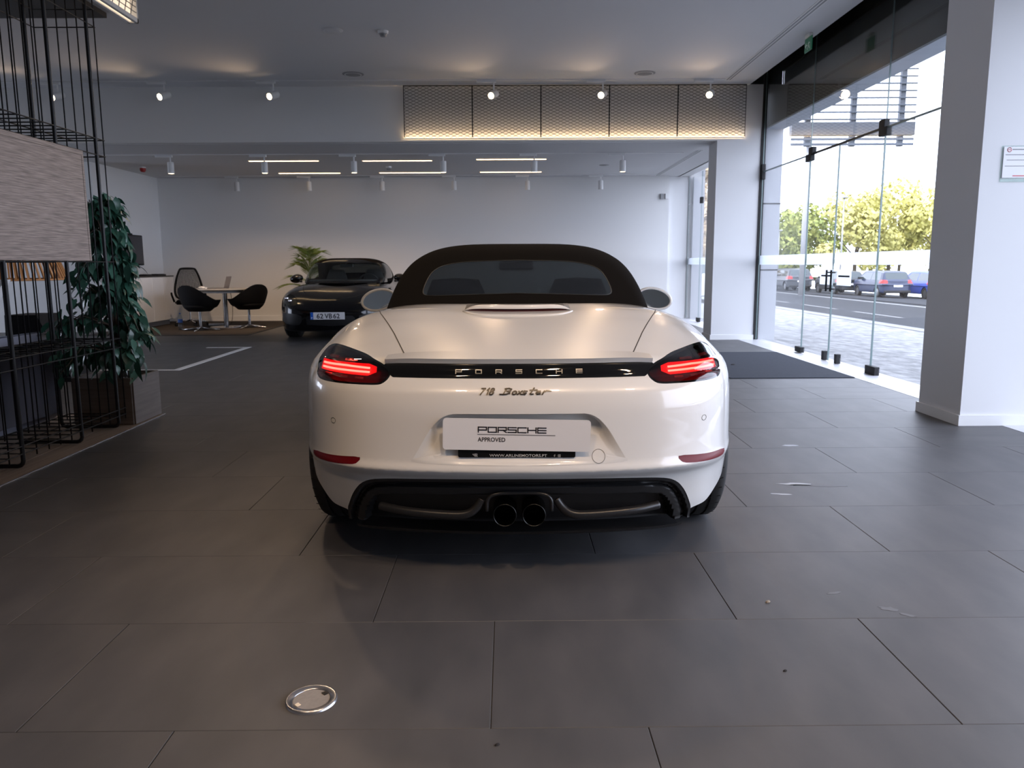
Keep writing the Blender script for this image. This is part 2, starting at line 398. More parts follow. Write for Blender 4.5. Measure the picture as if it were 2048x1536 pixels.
M['label_blue'] = mat('label_blue', (.03, .12, .45), .4)
M['red'] = mat('alarm_red', (.35, .015, .012), .4)
M['exit_green'] = mat('exit_green', (.01, .10, .055), .4, emit=(.03, .4, .2), es=.06)
M['white_print'] = mat('white_print', (.8, .85, .8), .5)
M['paper'] = mat('paper', (.78, .78, .80), .6)
M['red_print'] = mat('red_print', (.55, .06, .07), .5)
M['euro_blue'] = mat('plate_blue', (.01, .10, .50), .4)
M['cobble'] = mat('cobble_pale', (.33, .33, .33), .9, spec=.1, noise=((7, 4, 7), 8, 2.2, (.13, .13, .13)), bump=(14, .5, .03))
M['asphalt'] = mat('asphalt', (.036, .038, .042), 1.0, spec=.05, noise=((.6, .25, 1), 6, 1.6, (.05, .052, .057)))
M['kerb'] = mat('kerb_stone', (0.177, 0.177, 0.184), .8)
M['road_paint'] = mat('road_paint', (0.163, 0.163, 0.163), .6)
M['grass'] = mat('grass', (0.082, 0.102, 0.020), .95, noise=((1.5, 1.5, 1.5), 6, 2, (0.122, 0.122, 0.034)))
M['tree'] = [mat('foliage_green', (.19, .23, .075), .8, spec=.1, noise=((.9, .9, .9), 4, 2.2, (.40, .41, .12))), mat('foliage_yellow', (.50, .48, .16), .8, spec=.1, noise=((.9, .9, .9), 4, 2.2, (.70, .64, .27))), mat('foliage_brown', (.40, .29, .17), .8, spec=.1, noise=((.9, .9, .9), 4, 2.2, (.62, .51, .34)))]
M['pole_white'] = mat('pole_white', (.30, .30, .31), .5)
M['slat'] = mat('louvre_slat', (0.061, 0.071, 0.088), .5)
M['beam_blue'] = mat('sign_beam', (0.034, 0.041, 0.053), .5)
M['car_dark'] = mat('car_navy', (.02, .03, .07), .3, coat=.15); M['car_blue'] = mat('car_blue', (.03, .06, .32), .3, coat=.15); M['car_grey'] = mat('car_charcoal', (.045, .05, .06), .3, coat=.15)
M['car_blk'] = mat('car_black', (.012, .013, .016), .3, coat=.15); M['car_silver'] = mat('car_silver', (.55, .57, .60), .35, coat=.2)
M['car_glass'] = mat('car_glass', (.03, .045, .05), .05, spec=.7); M['tail_red'] = mat('tail_red', (.45, .02, .02), .25)
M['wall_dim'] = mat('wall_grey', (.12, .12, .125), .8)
M['stucco'] = mat('column_panel', (.42, .43, .46), .6)
M['stain'] = mat('white_scuff', (.42, .44, .48), .8); M['stain2'] = mat('pale_scuff', (.14, .145, .16), .7); M['crumb'] = mat('crumb_brown', (.25, .21, .16), .8); M['crumb_dark'] = mat('crumb_dark', (.015, .012, .012), .9)
M['brass'] = mat('floor_box_lid', (.34, .31, .285), .75, noise=((90, 90, 90), 3, 1.4, (.27, .25, .23)))
M['alu'] = mat('aluminium_ring', (.5, .5, .52), .25, metal=.9)
# ---------------------------------------------------------------- the room
def B(*a): return G().box(*a)
floor = struct('floor', B(-13, -6, -.12, 3.55, 12.02, -.0065), M['grout'])
OXA, R1 = -.0476, 1.819
k = 0; tiles = {}
for r in range(-3, 17):
    y0 = R1+.6*r+.0012; y1 = y0+.6-.0024; xo = (OXA-.4*r) % 1.2
    x = -6.0+((xo+6.0) % 1.2)-1.2
    while x < 3.55:
        x0, x1 = max(x+.0012, -6.0), min(x+1.2-.0012, 3.549); cut = -2.722 if y1 < 6.1 else -9
        x0 = max(x0, cut)
        if x1-x0 > .02:
            key = round(x1-x0, 3)
            if key not in tiles:
                w, h = (x1-x0)/2, .5988; t = G().bbox(-w, -h/2, -.006, w, h/2, .002, .0012).obj('tile', M['tile'], floor); tiles[key] = t
                t.location = ((x0+x1)/2, (y0+y1)/2, -.002)
            else:
                t = tiles[key].copy(); C.objects.link(t); t.location = ((x0+x1)/2, (y0+y1)/2, -.002)
            if rnd.random() < .4: t.material_slots[0].link = 'OBJECT'; t.material_slots[0].material = M['tile2']
        x += 1.2
fp = lambda n, g, m: g.obj(n, m, floor)
fp('far_floor', B(-13, 12.02, -.12, 3.83, 16.9, 0), M['floor2'])
fp('side_floor', B(-13, -6, -.0065, -6.0, 12.02, 0), M['floor2'])
struct('trim_1', B(3.55, -6, -.1, 3.95, 17, .002), M['marble'])
def blob(name, cx, cy, rx, ry, m, seed, n=14, rot=0):
    q = random.Random(seed); pts = []
    for i in range(n):
        a = 2*math.pi*i/n; k_ = .6+.55*q.random(); x, y = rx*k_*math.cos(a), ry*k_*math.sin(a); pts.append((cx+x*math.cos(rot)-y*math.sin(rot), cy+x*math.sin(rot)+y*math.cos(rot)))
    G().prism(pts, lambda a, b: (a, b, -.0005), lambda a, b: (a, b, .0007)).obj(name, m, floor)
for cx, cy, rx, ry, m_, sd_, ro in ((1.53, 4.0, .10, .028, 'stain', 3, -.12), (1.62, 3.97, .16, .02, 'stain2', 6, -.1), (1.40, 3.82, .06, .014, 'stain', 4, -.2), (1.82, 4.885, .055, .02, 'stain', 5, -.1), (1.29, 2.487, .035, .018, 'stain2', 9, -.3), (1.33, 2.44, .03, .01, 'stain2', 10, -.5), (1.16, 2.62, .03, .01, 'stain2', 12, .2)):
    blob('scuff_mark', cx, cy, rx, ry, M[m_], sd_, rot=ro)
# ceilings, walls, bulkhead
struct('ceiling', B(-13, -6, 3.75, 3.575, 11.95, 3.95), M['ceil'])
struct('ceiling_rear', B(-13, 12.1, 2.96, 3.62, 17.2, 3.1), M['ceil'])
struct('wall_bulkhead', B(-13, 11.95, 2.965, 3.134, 12.12, 3.75), M['wall'])
struct('wall_back', B(-7.4, 16.6, 0, 3.39, 16.9, 2.97), M['wall'])
struct('wall_back_return', B(3.39, 16.72, 0, 3.9, 16.95, 3.0), M['pillar'])
struct('wall_left', B(-7.45, 14.0, 0, -7.22, 16.62, 2.97), M['wall'])
struct('wall_left_return', B(-13, 14.0, 0, -7.45, 14.2, 2.97), M['wall'])
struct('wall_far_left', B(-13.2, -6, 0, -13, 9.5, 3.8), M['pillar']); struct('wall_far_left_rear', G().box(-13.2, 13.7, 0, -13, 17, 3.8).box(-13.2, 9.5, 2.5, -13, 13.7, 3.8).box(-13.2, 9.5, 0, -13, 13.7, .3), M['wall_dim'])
struct('wall_right_front', B(3.6, -6, 0, 3.84, -.9, 3.76), M['wall'])
struct('wall_behind', B(-13, -6.2, 0, 4, -6, 3.8), M['wall'])
struct('trim_6', B(3.58, 11.956, 3.70, 4.0, 12.45, 4.34), M['fascia'])
struct('trim_2', B(3.575, -6, 4.28, 4.0, 12, 4.34), M['fascia'])
struct('trim_3', B(3.575, -6, 3.94, 3.60, 11.95, 4.30), M['fascia'])
struct('baseboard_back', B(-7.22, 16.584, 0, 3.39, 16.602, .11), M['white_metal'])
struct('baseboard_left', B(-7.222, 14.0, 0, -7.2, 16.6, .11), M['white_metal'])
def pillar(n, x0, y0, x1, y1, z1, base=True):
    p = struct(n, B(x0, y0, 0, x1, y1, z1), M['pillar'])
    if base: B(x0-.015, y0-.015, 0, x1+.015, y1+.015, .075).obj('baseboard', M['white_metal'], p)
    return p
pillar('wall_pillar_near', 3.25, 5.475, 3.79, 6.04, 3.76); pillar('wall_pillar_middle', 3.135, 11.95, 3.79, 12.42, 3.76)
# street front: glazing
col = struct('wall_outer_column', B(3.86, 11.99, -.05, 4.13, 12.45, 3.16), M['stucco'])
for z in (2.05, 1.06): B(3.855, 11.984, z-.008, 4.134, 11.995, z+.008).obj('panel_joint', M['steel_black'], col)
struct('wall_outer_column_rear', B(3.9, 16.6, -.05, 4.13, 16.95, 3.16), M['stucco'])
struct('wall_outer_column_near', B(3.86, 5.475, -.05, 4.13, 6.04, 3.16), M['stucco'])
struct('trim_4', B(3.88, -6, 3.152, 4.12, 17.2, 4.6), M['fascia'])
struct('trim_5', B(3.87, -6, 3.13, 4.135, 17.2, 3.151), M['soffit'])
GX0, GX1 = 3.822, 3.834
def window(n, panes, film=True):
    w = None
    for (y0, y1, z0, z1) in panes:
        p = B(GX0, y0+.003, z0, GX1, y1-.003, z1)
        if w is None:
            w = bpy.data.objects.new('window_%d' % n, None); C.objects.link(w); w['kind'] = 'structure'
        p.obj('pane', M['pane'], w)
        for ye in (y0+.003, y1-.003): B(GX0-.0005, ye-.0007, z0, GX1+.0005, ye+.0007, z1).obj('pane_edge', M['pane_edge'], w)
        if z0 < .5 and film: B(GX1+.0006, y0+.01, 1.14, GX1+.0012, y1-.01, 1.275).obj('film_band', M['film'], w)
    return w
w1 = window(1, [(10.08, 11.93, .012, 2.497), (6.05, 8.11, .012, 2.497), (10.08, 11.93, 2.513, 4.27), (8.11, 10.08, 2.513, 4.27), (6.05, 8.11, 2.513, 4.27)])
for (y0, y1) in ((10.08, 11.93), (8.11, 10.08), (6.05, 8.11)): B(GX0-.004, y0, 2.497, GX1+.004, y1, 2.513 if y1 != 10.08 else 2.52).obj('transom', M['steel_black'] if y1 == 10.08 else M['pane_edge'], w1)
B(3.79, 11.93, 0, 3.855, 11.955, 4.27).obj('side_channel', M['blk_matte'], w1)
def patch(y, z, a, b, par): 
    G().bbox(GX0-.022, y-a, z-b, GX1+.022, y+a, z+b, .004).obj('patch_fitting', M['blk_matte'], par)
for y in (10.08, 8.11): patch(y-.05 if y > 9 else y+.05, 2.545, .06, .045, w1); patch(y+.02, 2.47, .085, .042, w1)
patch(11.91, 2.505, .025, .11, w1); patch(10.13, .045, .10, .035, w1); patch(8.08, .045, .11, .045, w1)
for n, (y0, y1) in ((1, (9.215, 10.07)), (2, (8.12, 9.205))):
    d = bpy.data.objects.new('door_%d' % n, None); C.objects.link(d); d['kind'] = 'structure'
    B(GX0, y0+.004, .012, GX1, y1-.004, 2.494).obj('pane', M['pane'], d)
    for ye in (y0+.004, y1-.004): B(GX0-.0005, ye-.0012, .012, GX1+.0005, ye+.0012, 2.494).obj('pane_edge', M['pane_edge'], d)
    B(GX1+.0006, y0+.01, 1.14, GX1+.0012, y1-.01, 1.275).obj('film_band', M['film'], d)
    yc = y1-.72 if n == 1 else y1-.32
    yc = 9.37 if n == 1 else 8.88
    B(GX0-.003, yc-.19, .905, GX0-.001, yc+.19, 1.085).obj('door_sticker', M['film'], d)
    B(GX0-.0045, yc-.15, 1.0, GX0-.003, yc+.15, 1.02).obj('sticker_print', M['ink'], d)
    yh = 9.25 if n == 1 else 9.12
    g = G(); g.tube([(GX0-.05, yh, .83), (GX0-.05, yh, 1.08)], .012, 10)
    for z in (.86, 1.05): g.tube([(GX0-.05, yh, z), (GX0, yh, z)], .008, 8)
    g.obj('door_handle', M['blk_matte'], d, True)
    patch(9.32 if n == 1 else 8.95, .06, .03, .055, d)
w2 = window(2, [(12.45, 14.1, .012, 2.38), (14.1, 15.6, .012, 2.38), (15.6, 16.7, .012, 2.38), (12.45, 14.1, 2.395, 2.95), (14.1, 15.6, 2.395, 2.95), (15.6, 16.7, 2.395, 2.95)])
for y in (14.1, 15.6): patch(y, 2.39, .05, .06, w2); patch(y, .05, .08, .04, w2)
B(3.59, 12.1, 2.96, 3.84, 17, 2.99).obj('head_frame', M['white_metal'], w2)
w4 = bpy.data.objects.new('window_4', None); C.objects.link(w4); w4['kind'] = 'structure'
for y_ in (9.5, 11.6): B(-13.11, y_, .3, -13.09, y_+2.1, 2.5).obj('pane', M['pane'], w4)
w3 = window(3, [(-.9+1.59*i, -.9+1.59*(i+1), .012, 3.2) for i in range(4)], False)
# ceiling slots
for nm, (x, y0, y1, z) in (('a', (3.17, -4, 11.63, 3.75)), ('b', (3.11, 12.9, 16.5, 2.96))):
    o = thing('slot_diffuser', 'long grey air slot in the %s ceiling beside the glazing' % ('high front' if z > 3 else 'low rear'), 'air vent', (x, (y0+y1)/2, z))
    h = (y1-y0)/2; B(-.045, -h, -.006, .045, h, .002).obj('frame', M['white_metal'], o)
    for xx in (-.02, .02): B(xx-.012, -h+.03, -.0075, xx+.012, h-.03, -.004).obj('slot', M['grille'], o)
# ---------------------------------------------------------------- mesh light panels on the bulkhead
mb = thing('mesh_light_panel', 'row of expanded metal mesh panels with warm light strip along the bulkhead', 'light panel', (0, 11.87, 0))
X0, X1, Z0, Z1 = -1.495, 3.52, 3.01, 3.744
wd_ = (X1-X0)/5
for i in range(5):
    a, b = X0+wd_*i, X0+wd_*(i+1); f = G()
    f.box(a, -.006, Z0, a+.010, .006, Z1).box(b-.006, -.006, Z0, b, .006, Z1).box(a, -.006, Z1-.012, b, .006, Z1)
    fr = f.obj('panel_frame', M['steel_black'], mb); g = G(); p, sl, w = .0975, .46, .0042
    lo, hi = a+.01, b-.006; n0 = int((lo-(Z1-Z0)/sl)/p)-2
    for s_ in (1, -1):
        for kk in range(-60, 120):
            c = a+kk*p          # line x = c + s_*(z-Z0)/sl
            pts = []
            for z in (Z0, Z1-.012): pts.append((c+s_*(z-Z0)/sl, z))
            (xa, za), (xb, zb) = pts
            t0, t1 = 0.0, 1.0; dx = xb-xa
            if dx > 0: t0 = max(t0, (lo-xa)/dx); t1 = min(t1, (hi-xa)/dx)
            else: t0 = max(t0, (hi-xa)/dx); t1 = min(t1, (lo-xa)/dx)
            if t1-t0 < .01: continue
            A = (xa+dx*t0, za+(zb-za)*t0); D = (xa+dx*t1, za+(zb-za)*t1)
            g.add([(A[0], -.002, A[1]-w), (D[0], -.002, D[1]-w), (D[0], -.002, D[1]+w), (A[0], -.002, A[1]+w), (A[0], .003, A[1]-w), (D[0], .003, D[1]-w), (D[0], .003, D[1]+w), (A[0], .003, A[1]+w)], [(0, 1, 2, 3), (5, 4, 7, 6), (3, 2, 6, 7), (1, 0, 4, 5)])
    o = g.obj('wire_mesh', M['mesh_metal'], fr); o['kind'] = 'stuff'
B(X0, .018, Z0-.010, X1, .05, Z0-.002).obj('led_strip', M['led_strip'], mb)
B(X0, -.008, Z0-.014, X1, .06, Z0-.011).obj('strip_tray', M['white_metal'], mb)
B(X0, .010, Z0-.012, X1, .012, Z0-.004).obj('tray_lip', M['white_metal'], mb)
# hanging luminaire at the upper left, dark ceiling board
hl = thing('mesh_ceiling_luminaire', 'white framed warm lit louvre luminaire by the top of the wire rack', 'ceiling light', (-3.46, 6.5, 3.44))
G().box(-.02, -2.2, -.02, .01, 1.28, .02).box(-.09, 1.26, -.02, .01, 1.28, .305).box(-.09, -2.2, .29, .01, 1.28, .305).box(-.09, -2.2, -.02, -.06, 1.28, .305).obj('frame', M['white_metal'], hl)
g = G()
for i in range(30): g.tube([(0, -2.1+.112*i, .02), (0, -2.1+.112*i+.12 if -2.1+.112*i < 1.1 else 1.27, .30)], .005, 4)
for z in (.07, .12, .17, .22, .27): g.tube([(0, -2.2, z), (0, 1.27, z)], .005, 4)
o = g.obj('louvre', M['grille'], hl); o['kind'] = 'stuff'
B(-.058, -2.2, -.01, -.05, 1.255, .285).obj('diffuser', mat('diffuser_warm', (1, .9, .8), .5, emit=(1, .78, .55), es=.9), hl)
tag(B(-9, 2, 3.70, -4.12, 8.56, 3.752).obj('ceiling_board', M['blk_matte']), 'dark board fixed under the ceiling above the wire rack', 'ceiling panel')
# ---------------------------------------------------------------- spotlights
def spot_proto():
    t = thing('track_spotlight', '', 'spotlight')
    G().bbox(-.24, -.022, -.035, .035, .022, -.001, .004).obj('adapter', M['white_metal'], t)
    G().tube([(0, 0, -.03), (0, 0, -.13)], .012, 8).obj('stem', M['white_metal'], t, True)
    h = G().lathe([(0, .10), (.046, .10), (.05, .09), (.05, -.08), (.044, -.08), (.042, -.06)], 20).obj('lamp_head', M['white_metal'], t, 'auto')
    l = G().lathe([(0, -.066), (.044, -.066)], 20).obj('lamp_lens', M['lamp_glow_warm'], h)
    return t, h
sp0, sph0 = spot_proto(); first = [True]
def spot(x, y, z, aim, label, group, lit=True, w=None, cone=110, soft=.06, head=None):
    if first[0]: t = sp0; first[0] = False
    else: t = dup(sp0)
    t.location = (x, y, z-.0125); t['label'] = label; t['group'] = group
    h = [c for c in t.children if c.name.startswith('lamp_head')][0]
    d = (Vector(aim)-Vector((x, y, z-.2))).normalized(); hd_ = Vector(head) if head else d; h.rotation_euler = (-hd_).to_track_quat('Z', 'Y').to_euler()
    h.location = Vector((0, 0, -.19))+hd_*.02
    if not lit:
        for c in h.children: c.material_slots[0].link = 'OBJECT'; c.material_slots[0].material = M['white_metal']
    elif w != 0:
        L = light('spot_beam', 'SPOT', Vector((x, y, z-.2))+d*.10, Vector((x, y, z-.2))+d*4, w or SPOTW, (1, .70, .45), spot_size=math.radians(cone), spot_blend=.9, shadow_soft_size=soft)
    return t
ordn = ['leftmost', 'second from left', 'third from left', 'fourth from left', 'fifth from left', 'rightmost']
for i, x in enumerate((-6.33, -4.83, -3.29, -.17, 1.38, 2.91)):
    spot(x, 11.55, 3.75, (x-1.7, 7.75, 2.0), 'lit white spotlight under the high ceiling by the bulkhead, %s of six' % ordn[i], 'lit spotlights along the bulkhead')
for i, x in enumerate((-5.48, -3.95, -2.49, -1.03, .46, 1.91)):
    spot(x, 13.15, 2.96, (x+.05, 15.0, 0), 'white tube spotlight of the front row under the low ceiling, %s' % ordn[i], 'tube spotlights in the front row of the low ceiling', True, 130 if i < 3 else 40, 95, .06, (0, 0, -1))
for i, x in enumerate((-5.46, -4.0, -2.52, -1.06, .43, 1.92)):
    spot(x, 16.25, 2.96, (x+.05, 16.28, 0), 'white tube spotlight of the back row beside the back wall, %s' % ordn[i], 'tube spotlights in the back row by the wall', False)
for i, (x, y) in enumerate(((-2.2, 6.4), (-.7, 6.4), (.8, 6.4), (-.9, .5), (.6, .5), (2.0, .5))):
    spot(x, y, 3.75, (x*.25, 3.9, .9) if y > 3 else (x*.4+.15, 2.7, .4), 'white ceiling spotlight out of view, %s' % ('over the left of the car roof', 'over the middle of the car roof', 'over the right of the car roof', 'left of the camera', 'just right of the camera', 'far right of the camera')[i], 'ceiling spotlights over the car', True, KEYW*(.52 if y > 3 else .85), 60 if y > 3 else 80, .09)
for n, (y, z, xa, xb) in enumerate(((11.55, 3.75, -7.5, 3.1), (13.15, 2.96, -7, 2.9), (16.25, 2.96, -7, 2.9))):
    tag(B(xa, y-.018, z-.012, xb, y+.018, z+.001).obj('light_track', M['white_metal']), 'slim white light track carrying the %s' % ('lit spotlights by the bulkhead', 'front row of tube spotlights', 'back row of tube spotlights')[n], 'light track')
# ---------------------------------------------------------------- light bars
for i, (x, y) in enumerate(((-3.86, 13.97), (-1.895, 14.0), (.09, 13.87), (-3.87, 15.8), (-1.89, 15.79), (.09, 15.74))):
    t = thing('light_bar', 'glowing recessed light bar in the low ceiling, %s row, %s' % ('front' if i < 3 else 'back', ('left', 'middle', 'right')[i % 3]), 'ceiling light', (x, y, 2.96), 0, 'glowing light bars in the low ceiling')
    B(-.615, -.035, -.004, .615, .035, .004).obj('frame', M['white_metal'], t); B(-.6, -.022, -.012, .6, .022, -.003).obj('diffuser', M['bar_glow'], t)
# ---------------------------------------------------------------- small ceiling fittings
def disc(name, label, cat, x, y, z, r, h, m, ring=True, group=None):
    t = thing(name, label, cat, (x, y, z), 0, group)
    G().lathe([(0, -h), (r*.8, -h), (r, -h*.4), (r, .001)], 28).obj('cover', m, t, 'auto')
    if ring: G().lathe([(r*.72, -h-.002), (r*.8, -h-.002), (r*.8, -h+.001)], 28).obj('rim', M['white_metal'], t)
    return t
disc('ceiling_speaker', 'round flush speaker in the high ceiling left of the smoke detector', 'speaker', -1.93, 9.18, 3.75, .12, .012, M['ceil'])
disc('ceiling_speaker', 'round flush speaker in the high ceiling just before the left bulkhead', 'speaker', -2.09, 11.2, 3.75, .145, .01, M['grille'])
disc('ceiling_speaker', 'round flush speaker in the high ceiling above the mesh panels', 'speaker', 1.91, 11.2, 3.75, .145, .01, M['grille'])
disc('ceiling_speaker', 'small round flush speaker in the low rear ceiling on the right', 'speaker', 1.80, 14.75, 2.96, .09, .01, M['grille'])
for x, y, z, l in ((-1.37, 9.22, 3.75, 'white domed smoke detector on the high ceiling'), (-2.17, 14.83, 2.96, 'white smoke detector on the low ceiling between light bars')):
    t = thing('smoke_detector', l, 'smoke detector', (x, y, z)); G().lathe([(0, -.035), (.055, -.03), (.06, -.002), (.06, .001)], 24).obj('base', M['white_metal'], t, 'auto'); G().lathe([(0, -.065), (.03, -.06), (.042, -.034)], 20).obj('sensor_head', M['grille'], t, 'auto')
t = thing('fire_alarm', 'red fire alarm sounder under the low ceiling near the left wall', 'alarm', (-6.66, 14.75, 2.96)); G().lathe([(0, -.095), (.035, -.09), (.052, -.06), (.052, -.02)], 20).obj('sounder', M['red'], t, 'auto'); G().lathe([(0, -.022), (.055, -.022), (.055, .001)], 20).obj('base', M['white_metal'], t)
t = thing('exit_sign', 'green hanging exit sign above the glazing near the ceiling slot', 'sign', (3.47, 9.38, 3.75)); G().bbox(-.025, -.07, -.04, .025, .07, .0, .01).obj('mount', M['white_metal'], t)
sg = B(-.005, -.105, -.19, .005, .105, -.04).obj('sign_plate', M['exit_green'], t)
man = [[(-.06, -.21), (-.03, -.16), (-.03, -.12)], [(-.03, -.16), (0, -.19), (.02, -.215)], [(-.06, -.13), (-.03, -.12), (.0, -.14)], [(.03, -.15), (.11, -.15)], [(.08, -.12), (.11, -.15), (.08, -.18)]]
G().strokes([[(p*.75, -.01+q*.72) for p, q in L] for L in man], .010, lambda a, b, q: (-.0052-q, a, b), .001).obj('sign_symbol', M['white_print'], sg)
for x in (3.235, 3.335): tag(B(x-.03, 16.55, 2.49, x+.03, 16.602, 2.60).obj('wall_sensor', M['grille'] if x < 3.3 else M['white_metal']), 'small %s sensor box high on the back wall right corner' % ('grey' if x < 3.3 else 'white'), 'sensor')
# notice on the near pillar
t = thing('wall_notice', 'white printed notice in a clear holder on the near pillar', 'notice', (3.53, 5.4745, 1.83))
hd = G().bbox(-.145, -.006, -.125, .145, -.001, .115, .002).obj('holder', M['clear'], t)
B(-.135, -.0085, -.098, .15, -.0065, .108).obj('sheet', M['paper'], t)
fn = lambda a, b, q: (a, -.0088-q, b)
G().strokes([[(-.098+.014*math.cos(a), .088+.014*math.sin(a)) for a in np.linspace(.5, 6.0, 14)], [(-.104, .088), (-.085, .088)]], .004, fn, .0003).obj('notice_emblem', M['red_print'], t)
for z, xa, xb, w in ((.09, -.075, .14, .007), (.055, -.12, .13, .005), (.02, -.11, .14, .004), (-.02, -.12, .14, .004)): G().strokes([[(xa, z), (xb, z)]], w, fn, .0003).obj('notice_line', M['ink_grey'], t)
G().strokes([[(-.06, -.085), (.14, -.085)]], .006, fn, .0003).obj('notice_line', M['red_print'], t)
# entrance mat, white bay line, floor box, crumbs
tag(B(2.27, 7.83, -.002, 3.54, 10.18, .009).obj('entrance_mat', M['doormat']), 'dark blue-grey entrance mat inside the glass doors', 'mat')
g = G(); g.box(-4.6, 8.71, -.001, -3.69, 8.79, .0022).box(-3.78, 8.79, -.001, -3.69, 11.14, .0022).box(-4.32, 11.14, -.001, -3.69, 11.22, .0022)
tag(g.obj('floor_marking', M['line_white']), 'white painted bay line on the floor left of the car', 'floor marking')
t = thing('floor_box', 'round metal floor socket cover in the foreground tiles', 'floor socket', (-.535, 1.955, 0))
G().lathe([(.0495, .001), (.0505, .0045), (.060, .0055), (.064, .0075), (.067, .007), (.0695, 0)], 40).obj('ring', M['alu'], t, True); G().lathe([(0, .003), (.048, .003), (.0495, .0015)], 40).obj('lid', M['brass'], t, 'auto')
for a, m_ in ((-2.35, 'alu'), (.75, 'steel_black')): G().box(-.008, -.006, .003, .008, .006, .0046, Matrix.Translation((.041*math.cos(a), .041*math.sin(a), 0)) @ Matrix.Rotation(a+1.57, 4, 'Z')).obj('latch', M[m_], t)
def crumb(x, y, r, m, l): tag(G().lathe([(0, r*.7), (r*.7, r*.55), (r, r*.1), (r*.8, 0)], 7, Matrix.Translation((x, y, 0)) @ Matrix.Rotation(.6, 4, 'Z') @ Matrix.Diagonal((1.3, .8, 1, 1))).obj('debris', m), l, 'debris')
crumb(.899, 2.549, .009, M['crumb'], 'tiny pale crumb on the tiles right of the car'); crumb(.795, 2.087, .006, M['crumb_dark'], 'tiny dark crumb on the foreground tiles at right'); crumb(2.597, 8.871, .03, M['crumb_dark'], 'small dark scrap lying on the entrance mat')
crumb(-.03, 1.749, .006, M['crumb_dark'], 'tiny dark crumb on the tiles near the bottom joint')
# ---------------------------------------------------------------- the sports car (built once, copied for the second one)
def rear_y(x, z, f=None, hi=1.2):                # y of the rear-facing skin at (x, z)
    f = f or (lambda a, b, c: f_body(a, b, c, False)); x = np.atleast_1d(np.array(x, float)); z = np.atleast_1d(np.array(z, float))
    ys = np.linspace(-.05, hi, 120); v = f(x[:, None], ys[None, :], z[:, None]) < 0; i = np.argmax(v, 1); i = np.maximum(i, 1)
    a, b = ys[i-1], ys[i]
    for _ in range(24):
        m = (a+b)/2; ins = f(x, m, z) < 0; b = np.where(ins, m, b); a = np.where(ins, a, m)
    return b
def deck_z(x, y): return f_z(f_body, x, y, .6, 1.05)
def f_z(f, x, y, lo, hi):
    a, b = lo, hi
    for _ in range(30):
        m = (a+b)/2
        if f(np.array([x]), np.array([y]), np.array([m]))[0] < 0: a = m
        else: b = m
    return a
LAMP = smooth_poly([(.495,.807),(.523,.816),(.57,.830),(.64,.840),(.70,.846),(.75,.847),(.782,.836),(.792,.815),(.787,.785),(.780,.752),(.765,.740),(.738,.7355),(.66,.7355),(.57,.736),(.502,.737),(.482,.746),(.464,.763),(.462,.787)], 2)
BLEND = sym([(0,.813),(.30,.812),(.44,.809),(.492,.806),(.475,.785),(.458,.763),(.30,.7625),(0,.7625)])
RECESS = sym([(0,.645),(.18,.6445)]+smooth_poly([(.18,.6445),(.262,.644),(.315,.590),(.352,.525),(.385,.468)],2,False)[1:]+[(.33,.464),(.2,.4615),(0,.461)])
REFL = smooth_poly([(.797,.441),(.796,.460),(.69,.468),(.568,.479),(.578,.463),(.596,.4495),(.63,.446),(.69,.442),(.78,.4345)], 1)
DIFF = sym(smooth_poly([(0,.407),(.25,.4045),(.50,.396),(.575,.378),(.622,.325),(.655,.25)], 2, False)+[(.665,.2),(.665,-.1),(0,-.1)])
WIN = sym(smooth_poly([(0,1.184),(.22,1.180),(.33,1.172),(.41,1.155),(.454,1.128),(.472,1.09),(.480,1.035),(.470,1.014),(.44,1.008),(.235,1.016),(0,1.022)], 2, False))
HEAD = smooth_poly([(.52,.60),(.60,.68),(.69,.72),(.76,.715),(.80,.66),(.80,.60),(.74,.555),(.64,.54),(.55,.55)], 2)
MOUTH = sym([(0,.40),(.34,.40),(.38,.36),(.36,.26),(0,.24)])
SIDEIN = smooth_poly([(.44,.42),(.80,.44),(.83,.38),(.80,.27),(.50,.24),(.43,.32)], 1)
GAPL = [(.405,.165),(.50,.50),(.615,.86),(.665,1.10)]
